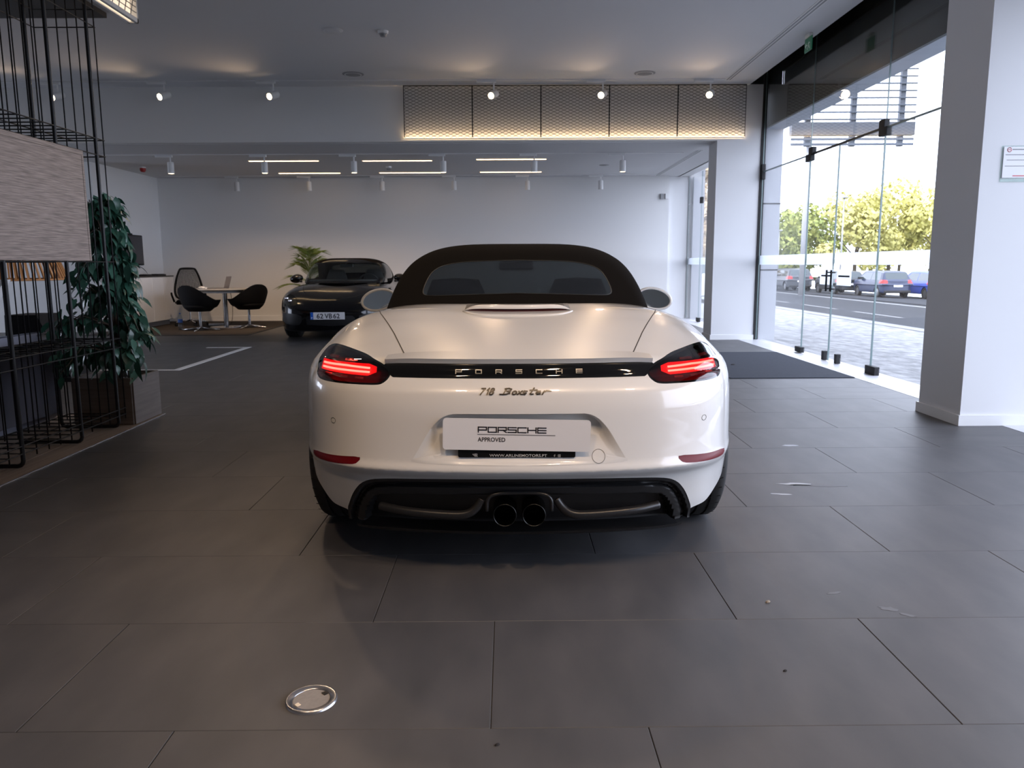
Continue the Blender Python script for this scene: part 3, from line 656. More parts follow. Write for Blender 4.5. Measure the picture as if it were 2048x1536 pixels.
def build_car(M, H=.011):
    root = thing('sports_car', 'white two-seat convertible with black fabric roof, seen from behind in the middle of the showroom', 'car')
    fb = lambda x, y, z: f_body(x, y, z, False)
    V, F = snet(fb, (0, -.05, .12), (.93, 4.45, 1.04), H)
    def part(name, V, F, m, fn=fb, flip=False, mir=True, N=None, off=0, par=root, label=None):
        V, F = used(V, F)
        if N is None: N = grad(fn, V); N /= np.maximum(np.linalg.norm(N, axis=1, keepdims=True), 1e-6)
        if off: V = V+N*off
        if mir:
            n = len(V); W, F = mirror(V, F); N = np.concatenate([N, N*np.array([-1, 1, 1])]); V, N2 = W, N
            u = np.unique(np.fromiter((i for f in F for i in f), int)); mp = np.zeros(len(V), int); mp[u] = np.arange(len(u)); V = V[u]; N = N[u]; F = [tuple(mp[i] for i in f) for f in F]
        return mk(name, V, F, m, par, N=N, label=label)
    def flipx(V): return V*np.array([-1, 1, 1])
    # wheel arches, bumper corners, cabin opening
    for yw, r in ((.93, .372), (3.40, .362)):
        ph = np.where(V[:, 0] > .5, np.hypot(V[:, 1]-yw, V[:, 2]-.345)-r, 1.0); V, _, F = split(V, F, ph)
    zb = pch([.0, .60, .66, .72, .78, .84, .88, .93], [.10, .10, .235, .245, .288, .325, .40, .5])
    ph = np.where((V[:, 1] < .64) & (V[:, 0] > .5), V[:, 2]-zb(V[:, 0]), 1.0); V, _, F = split(V, F, ph)
    ph = np.maximum(np.maximum(V[:, 0]-.6, np.abs(V[:, 1]-2.2)-.86), .75-V[:, 2]); V, _, F = split(V, F, ph)
    ph = V[:, 2]-.172; V, under, F = split(V, F, ph)
    part('underbody', V, under, M['black_plastic'])
    back = lambda: V[:, 1] < .9
    far = 1.0
    ph = np.where(back(), sdf(DIFF, V[:, 0], V[:, 2]), far); V, _, F = split(V, F, ph)
    ph = np.where(back(), sdf(LAMP, V[:, 0], V[:, 2]), far); V, lens, F = split(V, F, ph)
    ph = np.where(back() & (V[:, 1] < .35), sdf(BLEND, V[:, 0], V[:, 2]), far); V, bl, F = split(V, F, ph)
    ph = np.where(back(), sdf(REFL, V[:, 0], V[:, 2]), far); V, rf, F = split(V, F, ph)
    ph = np.where(back(), sdf(RECESS, V[:, 0], V[:, 2]), far); V, _, F = split(V, F, ph)
    nose = lambda: V[:, 1] > 3.75
    ph = np.where(nose(), sdf(MOUTH, V[:, 0], V[:, 2]), far); V, mo, F = split(V, F, ph)
    ph = np.where(nose(), sdf(SIDEIN, V[:, 0], V[:, 2]), far); V, si, F = split(V, F, ph)
    ph = np.where(V[:, 1] > 3.4, sdf(HEAD, V[:, 0], V[:, 2]), far); V, hl, F = split(V, F, ph)
    part('intake', V, mo, M['black_plastic'], off=-.004); part('intake', V, si, M['black_plastic'], off=-.004)
    # panel gaps: boot lid, bonnet and doors as fine dark lines lying on the skin
    def side_x(y, z):
        a, b = .5, 1.0
        for _ in range(26):
            m = (a+b)/2
            if fb(np.array([m]), np.array([y]), np.array([z]))[0] < 0: a = m
            else: b = m
        return a
    def gapline(P, on, w=.0021, name='panel_gap'):
        Q = []
        for (a0, b0), (a1, b1) in zip(P, P[1:]):
            n_ = max(2, int(math.hypot(a1-a0, b1-b0)/.03)); Q += [(a0+(a1-a0)*t/n_, b0+(b1-b0)*t/n_) for t in range(n_)]
        Q.append(P[-1])
        for sx in (1, -1):
            W = []
            for i, (a0, b0) in enumerate(Q):
                (pa, pb), (qa, qb) = Q[max(i-1, 0)], Q[min(i+1, len(Q)-1)]; l = math.hypot(qa-pa, qb-pb); na, nb = -(qb-pb)/l, (qa-pa)/l
                for e in (-w, w): W.append(on(a0+na*e, b0+nb*e, sx))
            mk(name, W, [(2*i, 2*i+1, 2*i+3, 2*i+2) for i in range(len(Q)-1)], M['gap'], root)
    on_top = lambda a, b, sx: (sx*a, b, deck_z(a, b)+.0005)
    gapline(GAPL, on_top)
    gapline(smooth_poly([(0, 4.10), (.40, 4.02), (.55, 3.7), (.60, 3.25)], 2, False), lambda a, b, sx: (sx*a, b, f_z(f_body, a, b, .3, 1.0)+.0005), .003)
    gapline([(1.52, .91), (1.55, .6), (1.62, .30), (2.85, .27), (2.95, .5), (2.9, .86)], lambda a, b, sx: (sx*(side_x(a, b)+.0006), a, b), .0025, 'door_gap')
    part('body_shell', V, F, M['paint'])
    # number-plate recess: swept walls and floor
    yo = rear_y([p[0] for p in RECESS], [p[1] for p in RECESS]); n_ = len(RECESS); rings = []
    def inset(x, z): return .012+.030*sstep(.60, .585, z)*min(1, max(0, (z-.468)/.07)) if abs(x) > .2 else .012
    fl = lambda x, z: .082-.050*float(np.clip((.60-z)/.135, 0, 1))**1.4+.06*x*x
    cz = .55
    for k, tt in enumerate((0, .12, .5, .88, 1.0)):
        row = []
        for i, (x, z) in enumerate(RECESS):
            (ax, az), (bx, bz) = RECESS[i-1], RECESS[(i+1) % n_]; l = math.hypot(bx-ax, bz-az) or 1e-6; nx_, nz_ = (bz-az)/l, -(bx-ax)/l
            if nx_*(0-x)+nz_*(cz-z) < 0: nx_, nz_ = -nx_, -nz_
            d = inset(x, z); X_, Z_ = x+nx_*d*tt, z+nz_*d*tt; f0 = max(fl(X_, Z_), float(yo[i])); row.append((X_, float(yo[i])+(f0-float(yo[i]))*(tt*tt*(3-2*tt)), Z_))
        rings.append(row)
    last = rings[-1]
    for s_ in (.8, .6, .4, .2): rings.append([(x*s_, max(fl(x*s_, cz+(z-cz)*s_), 0), cz+(z-cz)*s_) for x, y, z in last])
    P = [p for r in rings for p in r]; FF = [(k*n_+i, k*n_+(i+1) % n_, (k+1)*n_+(i+1) % n_, (k+1)*n_+i) for k in range(len(rings)-1) for i in range(n_)]+[tuple((len(rings)-1)*n_+i for i in range(n_))]
    mk('plate_recess', P, FF, M['paint'], root, smooth='auto')
    # tail lamps
    for sx in (1, -1):
        L, LF = used(V, lens); N = grad(fb, L); N /= np.linalg.norm(N, axis=1, keepdims=True)
        if sx < 0: L = flipx(L); N = flipx(N); LF = [f[::-1] for f in LF]
        ph = sdf(LAMP, np.abs(L[:, 0]), L[:, 2]); L2, inn, rim = split(L, LF, ph+.007)
        def Nn(Q): q = Q.copy(); q[:, 0] = np.abs(q[:, 0]); n = grad(fb, q); n /= np.linalg.norm(n, axis=1, keepdims=True); n[:, 0] *= sx; return n
        U, UF = used(L2, rim); lamp = mk('tail_lamp', U, UF, M['gloss_black'], root, N=Nn(U), label='red tail lamp at the %s rear corner' % ('right' if sx > 0 else 'left'))
        U, UF = used(L2, inn); n = Nn(U)
        mk('lamp_lens', U+n*.0015, UF, M['lens'], lamp, N=n)
        hp = U.copy(); hp -= n*.030
        mk('lamp_housing', hp, UF, M['lamp_dark'], lamp, N=n)
        def band(name, x0, x1, za, zb_, m, dep, nx=24):
            xs = np.linspace(x0, x1, nx); A = za(xs) if callable(za) else np.full(nx, za); B = zb_(xs) if callable(zb_) else np.full(nx, zb_)
            ya, yb = rear_y(xs, A), rear_y(xs, B); g = G(); W = []
            for i in range(nx): W += [(xs[i]*sx, ya[i]+dep, A[i]), (xs[i]*sx, yb[i]+dep, B[i]), (xs[i]*sx, yb[i]+dep+.008, B[i]), (xs[i]*sx, ya[i]+dep+.008, A[i])]
            FF = []
            for i in range(nx-1):
                for k in range(4): a = i*4+k; b = i*4+(k+1) % 4; FF.append((a, b, b+4, a+4))
            g.add(W, FF+[(0, 1, 2, 3), (nx*4-1, nx*4-2, nx*4-3, nx*4-4)]); return g.obj(name, m, lamp)
        b1 = lambda x: np.interp(x, [.54, .645, .755], [.789, .7935, .7925]); b2 = lambda x: np.interp(x, [.54, .645, .755], [.7755, .778, .7785])
        band('light_bar', .545, .755, lambda x: b1(x)-.0028, lambda x: b1(x)+.0028, M['led'], .006)
        band('light_bar', .545, .755, lambda x: b2(x)-.0028, lambda x: b2(x)+.0028, M['led'], .006)
        band('glow_reflector', .520, .765, lambda x: np.interp(x, [.52, .55, .765], [.775, .763, .768]), lambda x: np.interp(x, [.52, .55, .765], [.793, .802, .802]), M['led_red'], .014)
        for xa, xb, z in ((.69, .74, .815), (.60, .655, .812), (.70, .735, .760), (.63, .66, .757), (.565, .60, .756)): band('reflector_chip', xa, xb, z-.003, z+.003, M['chip'], .007, 4)
    # trim between the lamps with its lettering, badge, reflectors
    trim = part('rear_trim', V, bl, M['gloss_black'], off=.001)
    for sx in (1, -1):
        U, UF = used(V, rf); n = grad(fb, U); n /= np.linalg.norm(n, axis=1, keepdims=True); U = U+n*.0008
        if sx < 0: U = flipx(U); n = flipx(n); UF = [f[::-1] for f in UF]
        mk('bumper_reflector', U, UF, M['reflector'], root, N=n)
    W_, H_ = .0203, .0122
    GL = {'P': [[(0, 0), (0, 1), (1, 1), (1, .42), (0, .42)]], 'O': [[(0, 0), (0, 1), (1, 1), (1, 0), (0, 0)]], 'R': [[(0, 0), (0, 1), (1, 1), (1, .42), (0, .42)], [(.62, .42), (1, 0)]], 'S': [[(1, 1), (0, 1), (0, .52), (1, .52), (1, 0), (0, 0)]], 'C': [[(1, 1), (0, 1), (0, 0), (1, 0)]], 'H': [[(0, 0), (0, 1)], [(0, .5), (1, .5)], [(1, 0), (1, 1)]], 'E': [[(1, 1), (0, 1), (0, 0), (1, 0)], [(0, .5), (1, .5)]]}
    g = G()
    for i, ch in enumerate('PORSCHE'):
        x0 = -.225+i*.0716
        g.strokes([[(x0+px*W_, .7795+pz*H_) for px, pz in L] for L in GL[ch]], .0033, lambda a, b, t: (a, float(rear_y(a, b)[0])-.0005-t, b), .0022)
    g.obj('trim_lettering', M['chrome_dark'], trim)
    S = .0205; sk = lambda P, ox, k=1.0: [(ox+(px*.8*k+pz*.42)*S, .7125+pz*S) for px, pz in P]
    def arc(cx, cz, rx, rz, a0, a1, n=9): return [(cx+rx*math.cos(math.radians(a0+(a1-a0)*i/n)), cz+rz*math.sin(math.radians(a0+(a1-a0)*i/n))) for i in range(n+1)]
    g = G(); ls = [sk([(0, .95), (.75, .95), (.2, 0)], -.138), sk([(.05, .7), (.32, .98), (.32, 0)], -.117), sk(arc(.4, .72, .33, .25, 0, 360)+arc(.4, .24, .38, .27, 90, 450), -.105)]
    B = -.058
    ls += [sk([(-.35, .02), (.1, 0), (.55, .05), (.95, .2), (.9, .45), (.5, .52)]+[(.95, .6), (1.0, .85), (.6, .97), (.1, .9)], B, 1.5), sk([(.32, .95), (.1, .0)], B, 1.5),
           sk(arc(.3, .27, .3, .27, 0, 360), B+0.0329, 1.4), sk([(.5, .5), (.95, 0)], B+0.0415, 1.5), sk([(.95, .55), (.45, 0)], B+0.0415, 1.5), sk([(1.0, .52), (.6, .55), (.55, .35), (.95, .2), (.85, 0), (.4, .02)], B+0.0573, 1.5),
           sk([(.75, 1.0), (.5, .1), (.65, 0), (.9, .05)], B+0.0842, 1.5), sk([(.3, .66), (1.25, .7)], B+0.0842, 1.5), sk([(.5, .27), (1.0, .32), (.95, .52), (.6, .52), (.5, .2), (.65, 0), (1.05, .06)], B+0.1049, 1.5), sk([(.55, 0), (.7, .5), (.72, .4), (1.0, .55), (1.7, .52)], B+0.1269, 1.4)]
    g.strokes(ls, .0043, lambda a, b, t: (a, float(rear_y(a, b)[0])+.0005-t, b), .003); g.obj('model_badge', M['badge'], root)
    # spoiler lip
    xs = np.linspace(-1, 1, 41)*.487; g = G(); P = []
    for x in xs:
        yr = .105+.2*x*x+.25*abs(x)**4; e = max(0, (abs(x)-.36)/.127)**2; zt = float(deck_z(x, yr+.10)) if True else 0
        P += [(x, yr+.10, zt-.004), (x, yr+.10, zt+.0006-.003*e), (x, yr, .8295-.006*e), (x, yr+.003, .8255-.008*e), (x, yr+.010, .8115-.004*e), (x, yr+.05, .806-.004*e)]
    FF = []
    for i in range(40):
        for k in range(6): a = i*6+k; b = i*6+(k+1) % 6; FF.append((a, a+6, b+6, b))
    mk('spoiler_lip', P, FF+[(0, 1, 2, 3, 4, 5), tuple(40*6+k for k in range(6))[::-1]], M['paint'], root, smooth='auto')
    # raised scoop with third brake lamp
    def hump(u, v):
        x = (u*2-1)*.240; e = max(0, 1-abs(u*2-1)**7); y = [1.075, 1.0, .93, .885, .862, .856, .858][int(round(v*6))]; hh = [.001, .008, .019, .027, .029, .026, .012][int(round(v*6))]
        y += .10*(x/.24)**2*.25; return (x, y, deck_z(x, y)+hh*e+.0006)
    g = G(); g.grid(hump, 41, 7); mk('scoop_cover', g.V, g.F, M['paint'], root, smooth=True)
    g = G(); g.grid(lambda u, v: ((u*2-1)*.232, .866+.02*(u*2-1)**2, deck_z((u*2-1)*.232, .866)-.002+v*.026*max(0, 1-abs(u*2-1)**8)), 31, 2); g.obj('third_brake_lamp', M['brake_red'], root)
    g = G(); g.tube([(x, .775+.085*(abs(x)/.242)**6, deck_z(x, .775+.085*(abs(x)/.242)**6)-.003) for x in np.linspace(-.242, .242, 33)], .008, 8); g.obj('scoop_lip', M['paint'], root, True)
    # diffuser, exhaust, parking sensors, tow cover
    nx, nz = 131, 46; P = []; zt = np.interp
    top_ = pch([0, .25, .50, .575, .605, .63, .648, .66], [.407, .4045, .396, .378, .35, .315, .275, .235])
    for i in range(nx):
        x = -.66+1.32*i/(nx-1); t = float(top_(abs(x)))+.004
        zz = np.linspace(t, min(.19, t-.03), nz); y0 = rear_y(np.full(nz, x), np.maximum(zz, .2)); dd = np.minimum(-sdf(DIFF, np.full(nz, x), zz), .2)
        off = .004+.0*dd+.035*sstep(.014, .026, dd)-.022*sstep(.034, .042, dd)+.07*sstep(.072, .085, dd)
        P += [(x, float(a+o), float(z)) for a, o, z in zip(y0, off, zz)]
    FF = [(i*nz+j, (i+1)*nz+j, (i+1)*nz+j+1, i*nz+j+1) for i in range(nx-1) for j in range(nz-1)]
    df = mk('rear_diffuser', P, FF, M['black_plastic'], root, smooth='auto')
    for s in (-1, 1):
        g = G(); pts = [(s*.135, .105, .315), (s*.155, .10, .285), (s*.185, .095, .262), (s*.24, .10, .256), (s*.42, .13, .262), (s*.52, .17, .272)]
        g.tube(smooth_poly(pts, 2, False), .016, 10); g.obj('diffuser_blade', M['satin_black'], df, True)
    ex = None
    for x in (-.053, .053):
        g = G(); g.lathe([(.030, .30), (.036, .16), (.0385, .085), (.041, .075), (.0435, .08), (.044, .10), (.044, .30)], 32, Matrix.Translation((x, 0, .262)), 'y'); e_ = g.obj('tailpipe', M['pipe'], root, True)
    g = G(); g.tube([(.118*math.copysign(abs(math.cos(a))**.5, math.cos(a)), .088, .292+.052*math.copysign(abs(math.sin(a))**.6, math.sin(a))) for a in np.linspace(-.15, math.pi+.15, 26)], .007, 8); g.obj('exhaust_surround', M['satin_black'], root, True)
    def ring(name, x, z, r, w, m, h=1.0, fn=None):
        g = G(); n = 28; W = []
        for k in range(n):
            a = 2*math.pi*k/n
            for rr in (r-w, r): X_, Z_ = x+rr*math.cos(a), z+rr*h*math.sin(a); W.append((X_, (fn(X_, Z_) if fn else float(rear_y(X_, Z_)[0]))-.0009, Z_))
        g.add(W, [(2*k, 2*k+1, (2*k+3) % (2*n), (2*k+2) % (2*n)) for k in range(n)]); g.obj(name, m, root)
    ring('parking_sensor', -.684, .598, .0105, .0014, M['gap']); ring('parking_sensor', .680, .603, .0105, .0014, M['gap']); ring('tow_eye_cover', .281, .489, .0235, .0012, M['gap'], fn=fl)
    # dealer plate in the recess and the holder strip under it
    def plate(y, cx, cz_, rot, w, h, m, name, depth=.003, r=.012):
        Mp = facing((cx, y, cz_), (math.cos(rot), 0, math.sin(rot))); o_ = []
        for qx, qz, a0 in ((w/2-r, h/2-r, 0), (-w/2+r, h/2-r, 90), (-w/2+r, -h/2+r, 180), (w/2-r, -h/2+r, 270)): o_ += arc(qx, qz, r, r, a0, a0+90, 5)
        g = G(); g.prism(o_, lambda a, b: Mp @ Vector((a, b, 0)), lambda a, b: Mp @ Vector((a, b, depth))); return g.obj(name, m, root), Mp @ Matrix.Translation((0, 0, depth+.0002))
    pl, Mp = plate(.033, -.009, .571, -.0215, .518, .113, M['plate'], 'dealer_plate')
    g = G(); fn = lambda a, b, t: Mp @ Vector((a, b, t))
    for i, ch in enumerate('PORSCHE'):
        g.strokes([[(-.1345+i*.0347+px*.0285, .0085+pz*.0175) for px, pz in L] for L in GL[ch]], .0042, fn, .0004)
    g.obj('plate_lettering', M['ink'], pl)
    G().strokes([[(-.136, 0), (.134, 0)]], .0032, fn, .0004).obj('plate_rule', M['ink_grey'], pl)
    text_obj('plate_lettering', 'APPROVED', .02, M['ink'], Mp @ Matrix.Translation((-.1365, -.0255, 0)), pl, .0003, fit=(.097, .0158))
    hs, Mh = plate(.041, -.009, .503, -.006, .414, .030, M['gloss_black'], 'plate_holder', .003, .006)
    text_obj('holder_lettering', 'WWW.ARLINEMOTORS.PT', .012, M['chip_grey'], Mh @ Matrix.Translation((-.096, -.0125, 0)), hs, .0003, fit=(.203, .0095), bold=.002)
    fh = lambda a, b, t: Mh @ Vector((a, b-.003, t))
    G().strokes([[(-.156, .000), (-.146, -.009)], [(-.152, .0005), (-.142, -.009)], [(-.148, .001), (-.138, -.009)], [(-.148, .001), (-.140, .001), (-.139, -.003), (-.146, -.0035)]], .0011, fh, .0004).obj('holder_emblem', M['chip_grey'], hs)
    G().strokes([[(.133, -.0095), (.133, -.002), (.136, -.001)], [(.131, -.005), (.136, -.005)], [(.146, -.0015), (.154, -.0015), (.154, -.0095), (.146, -.0095), (.146, -.0015)], [(.149, -.0045), (.151, -.0045), (.151, -.0065), (.149, -.0065), (.149, -.0045)]], .0011, fh, .0004).obj('holder_symbol', M['chip_grey'], hs)
    # front lamps
    for sx in (1, -1):
        L, LF = used(V, hl); N = grad(fb, L); N /= np.linalg.norm(N, axis=1, keepdims=True)
        if sx < 0: L = flipx(L); N = flipx(N); LF = [f[::-1] for f in LF]
        hd = mk('headlamp', L, LF, M['clear'], root, N=N); mk('headlamp_housing', L-N*.03, LF, M['lamp_dark'], hd, N=N)
        for (x, z) in ((.63, .625), (.70, .66)):
            g = G(); y = 4.45; g.lathe([(0, -.012), (.028, -.006), (.03, .0), (.0, .012)], 16, Matrix.Translation((x*sx, float(4.36-.12*(x-.5)-.25*(z-.55)-.16*x*x-.9*x**6+.02), z)), 'y'); g.obj('headlamp_projector', M['chip'], hd, True)
    # roof and glasshouse
    R, RF = snet(f_roof, (0, .9, .83), (.72, 3.5, 1.32), .0115)
    ph = R[:, 2]-.872; R, _, RF = split(R, RF, ph)
    ph = np.where(R[:, 1] < 2.0, sdf(WIN, R[:, 0], R[:, 2]), 1.0); R, rw, RF = split(R, RF, ph)
    n = grad(f_roof, R); n /= np.linalg.norm(n, axis=1, keepdims=True)
    ph = np.where((R[:, 1] > 2.3) & (n[:, 1] > .2), np.maximum(np.maximum(R[:, 0]-.585+.15*np.clip(R[:, 2]-.95, 0, 1), R[:, 2]-1.205), .90-R[:, 2]), 1.0); R, ws, RF = split(R, RF, ph)
    SW = smooth_poly([(1.70, .93), (1.80, 1.06), (2.02, 1.165), (2.35, 1.20), (2.62, 1.185), (2.9, 1.06), (3.05, .93)], 1)
    n = grad(f_roof, R); n /= np.linalg.norm(n, axis=1, keepdims=True)
    ph = np.where((R[:, 0] > .3) & (n[:, 0] > .3), sdf(SW, R[:, 1], R[:, 2]), 1.0); R, sw, RF = split(R, RF, ph)
    ph = 2.64-R[:, 1]; R, fr, RF = split(R, RF, ph)
    part('windscreen_frame', R, fr, M['paint'], f_roof); part('soft_top', R, RF, M['fabric'], f_roof)
    part('windscreen', R, ws, M['clear'], f_roof); part('rear_window', R, rw, M['dark_glass'], f_roof, off=.001); part('side_window', R, sw, M['clear'], f_roof)
    yw = rear_y([p[0] for p in WIN], [p[1] for p in WIN], f_roof, 2.2)
    g = G(); g.tube([(p[0], float(y)-.001, p[1]) for p, y in zip(WIN, yw)], .0028, 6, closed=True); g.obj('window_seal', M['gap'], root, True)
    # cabin
    g = G(); g.box(-.6, 1.30, .3, .6, 1.36, .86).box(-.6, 1.3, .28, .6, 3.1, .34).box(-.62, 1.3, .3, -.58, 3.1, .88).box(.58, 1.3, .3, .62, 3.1, .88); g.obj('cabin_tub', M['cabin'], root)
    for sx in (-1, 1):
        st = G().grid(lambda u, v: (sx*.34+.235*math.copysign(abs(math.cos(2*math.pi*u))**.6, math.cos(2*math.pi*u))*(1-.45*v**3), 1.86-.14*v+.075*math.copysign(abs(math.sin(2*math.pi*u))**.7, math.sin(2*math.pi*u)), (.42+.66*v)), 24, 12, True)
        st.add([(sx*.34, 1.72, 1.09)], []); k = len(st.V)-1; st.F += [((i*12)+11, ((i+1) % 24)*12+11, k) for i in range(24)]
        s_ = st.obj('seat', M['cabin'], root, True)
        G().bbox(sx*.34-.24, 1.7, .36, sx*.34+.24, 2.2, .52, .05).obj('seat_cushion', M['cabin'], s_, True)
    g = G(); g.bbox(-.62, 2.55, .6, .62, 3.15, .92, .06); g.obj('dashboard', M['cabin'], root, True)
    g = G(); g.tube([(-.34+.18*math.cos(a), 2.45+.05*math.sin(a), .84+.17*math.sin(a)) for a in np.linspace(0, 2*math.pi, 28)[:-1]], .014, 8, closed=True); g.obj('steering_wheel', M['cabin'], root, True)
    g = G(); g.bbox(-.115, 2.66, 1.125, .115, 2.69, 1.185, .012); g.tube([(0, 2.69, 1.18), (0, 2.76, 1.225)], .01, 6); g.obj('inside_mirror', M['cabin'], root)
    # door mirrors
    for sx in (-1, 1):
        Mx = Matrix.Translation((sx*.905, 2.50, .935)) @ Matrix.Rotation(sx*.22, 4, 'Y') @ Matrix.Rotation(-sx*.12, 4, 'Z')
        g = G(); g.grid(lambda u, v: Mx @ Vector((.116*math.cos(2*math.pi*u)*math.sin(math.pi*(.52-.52*v+.0)) if v < 1 else 0, .10*math.sin(math.pi/2*v)**1.2-.0, .072*math.sin(2*math.pi*u)*math.sin(math.pi*(.52-.52*v)) if v < 1 else 0)), 28, 10, True)
        dm = g.obj('door_mirror', M['paint'], root, True)
        g = G(); n = 28; g.add([Mx @ Vector((.103*math.cos(2*math.pi*k/n), .004, .060*math.sin(2*math.pi*k/n))) for k in range(n)], [tuple(range(n))]); g.obj('mirror_glass', M['mirror'], dm)
        g = G(); g.tube([Mx @ Vector((.110*math.cos(a), .002, .066*math.sin(a))) for a in np.linspace(0, 2*math.pi, 41)[:-1]], .0085, 8, closed=True); g.obj('mirror_rim', M['paint'], dm, True)
        g = G(); g.tube([Mx @ Vector((-sx*.05, .05, -.05)), (sx*.80, 2.55, .885)], [.022, .018], 8); g.obj('mirror_stalk', M['black_plastic'], dm, True)
    # wheels
    def wheel(x, y, w, s):
        t = G(); r, ri = .345, .245; pr = [(ri, -w/2+.01), (ri+.02, -w/2), (r-.04, -w/2-.004), (r-.012, -w/2+.012), (r, -w/2+.035)]
        for gx in (-.068, -.022, .022, .068): pr += [(r, gx-.006), (r-.007, gx-.005), (r-.007, gx+.005), (r, gx+.006)]
        pr += [(r, w/2-.035), (r-.012, w/2-.012), (r-.04, w/2+.004), (ri+.02, w/2), (ri, w/2-.01)]
        T = Matrix.Translation((x, y, r)); t.lathe(pr, 56, T, 'x'); ty = t.obj('tyre', M['rubber'], root, 'auto')
        g = G(); n = 44
        for k in range(n):
            a = 2*math.pi*k/n; Rm = T @ Matrix.Rotation(a, 4, 'X')
            for q in (-1, 1): g.add([Rm @ Vector((q*.088+dx*.8, dy+q*dx*.25, r-.0005 if dz else r-.0005)) for dx, dy, dz in ((-.045, -.003, 1), (.03, -.003, 1), (.03, .003, 1), (-.045, .003, 1))], [(0, 1, 2, 3)])
        g.obj('tread_groove', M['gap'], ty)
        g = G(); g.lathe([(ri+.004, -w/2+.012), (ri-.012, -w/2+.03), (ri-.02, 0), (ri-.012, w/2-.03), (ri+.004, w/2-.012)], 40, T, 'x')
        for k in range(5):
            a = 2*math.pi*k/5
            for da in (-.14, .14): g.tube([T @ Vector((s*(w/2-.05), .05*math.cos(a+da), .05*math.sin(a+da))), T @ Vector((s*(w/2-.02), (ri-.01)*math.cos(a+da*.6), (ri-.01)*math.sin(a+da*.6)))], [.02, .014], 6)
        g.lathe([(0, s*(w/2-.03)), (.06, s*(w/2-.035)), (.07, s*(w/2-.09))], 24, T, 'x'); g.obj('wheel_rim', M['rim'], ty, 'auto')
        g = G(); g.grid(lambda u, v: (x+s*.06-s*.26*v, y+.375*math.cos(math.pi*(1.15*u-.075)), r+.375*math.sin(math.pi*(1.15*u-.075))), 24, 2); g.obj('wheel_arch_liner', M['black_plastic'], root, True)
    for s in (-1, 1): wheel(s*.765, .93, .265, s); wheel(s*.758, 3.40, .235, s)
    return root
# ---------------------------------------------------------------- wire rack on the wood strip
pf = bpy.data.objects.new('wood_strip', None); C.objects.link(pf); tag(pf, 'oak laminate floor strip under the wire rack and planter', 'floor strip')
for i in range(9):
    x1 = -2.722-.19*i; G().bbox(x1-.188, 1.0, -.006, x1, 6.098, .004, .001).obj('plank', M['wood_floor'], pf)
B(-2.7225, 1.0, -.006, -2.717, 6.1, .0055).obj('edge_strip', M['alu'], pf)
rk = thing('wire_rack', 'tall black wire rack with a wood panel at the left edge', 'rack', (0, 0, .006))
XF, XB, ZT = -2.80, -3.21, 3.0
posts = [5.52, 5.03, 4.40, 3.78, 3.17]; wires = [5.625, 5.40, 5.28, 5.16, 4.91, 4.785, 4.66, 4.535, 4.275, 4.15, 4.03, 3.90, 3.66, 3.54, 3.42, 3.29]
for y in posts:
    G().tube(smooth_poly([(XF, y, ZT), (XF, y, .10), (XF, y, .016), (XF-.09, y, .016), (XB+.09, y, .016), (XB, y, .016), (XB, y, .10), (XB, y, ZT)], 2, False), .0125, 8).obj('post', M['steel_black'], rk, True)
wp = G().tube([(0, 0, .055), (0, 0, ZT-.01)], .0045, 6).obj('wire', M['steel_black'], rk, True); wp.location = (XF, wires[0], 0)
def wcopy(o, loc, **k): c = o.copy(); C.objects.link(c); c.location = loc; return c
for y in wires:
    if y != wires[0]: wcopy(wp, (XF, y, 0))
    wcopy(wp, (XB, y-.03, 0))
rp = G().tube([(0, 3.0, 0), (0, 5.63, 0)], .0042, 6).obj('rail', M['steel_black'], rk, True); rp.location = (XF+.004, 0, 2.88)
for x, z in [(XF+.004, z) for z in (2.765, 2.02, 1.91, 1.187, .643, .578, .090, .135)]+[(XB, z) for z in (2.88, 2.765, 2.02, 1.91, 1.187, .643, .578, .09)]+[((XF+XB)/2, z) for z in (2.02, .643, .09)]: wcopy(rp, (x, 0, z))
cb = G().tube([(XB, 0, 0), (XF, 0, 0)], .0042, 6).obj('cross_rod', M['steel_black'], rk, True); cb.location = (0, 5.625, 2.88)
for z in (2.765, 1.91, .578): wcopy(cb, (0, 5.625, z))
for y in wires+posts:
    for z in (2.02, .643, .09): wcopy(cb, (0, y, z))
wpn = G().bbox(XF+.006, 2.6, 1.192, XF+.030, 5.29, 1.905, .003).obj('wood_panel', M['wood_panel'], rk)
fr = G(); fr.box(XF+.0295, 2.6, 1.872, XF+.0315, 5.262, 1.8745).box(XF+.0295, 5.262, 1.192, XF+.0315, 5.2645, 1.8745).box(XF+.0295, 2.6, 1.218, XF+.0315, 5.262, 1.2195); fr.obj('panel_groove', M['bark'], wpn)
t = thing('cable_coil', 'black cable coiled on the wood strip at the rack foot', 'cable', (-2.97, 4.20, .006))
for k_ in range(4): G().tube([(( .13-.012*k_)*math.cos(a)+.01*k_, (.11-.01*k_)*math.sin(a), .012+.013*k_+.006*math.sin(2*a+k_)) for a in np.linspace(0, 2*math.pi, 25)[:-1]], .007, 6, closed=True).obj('loop', M['rubber'], t, True)
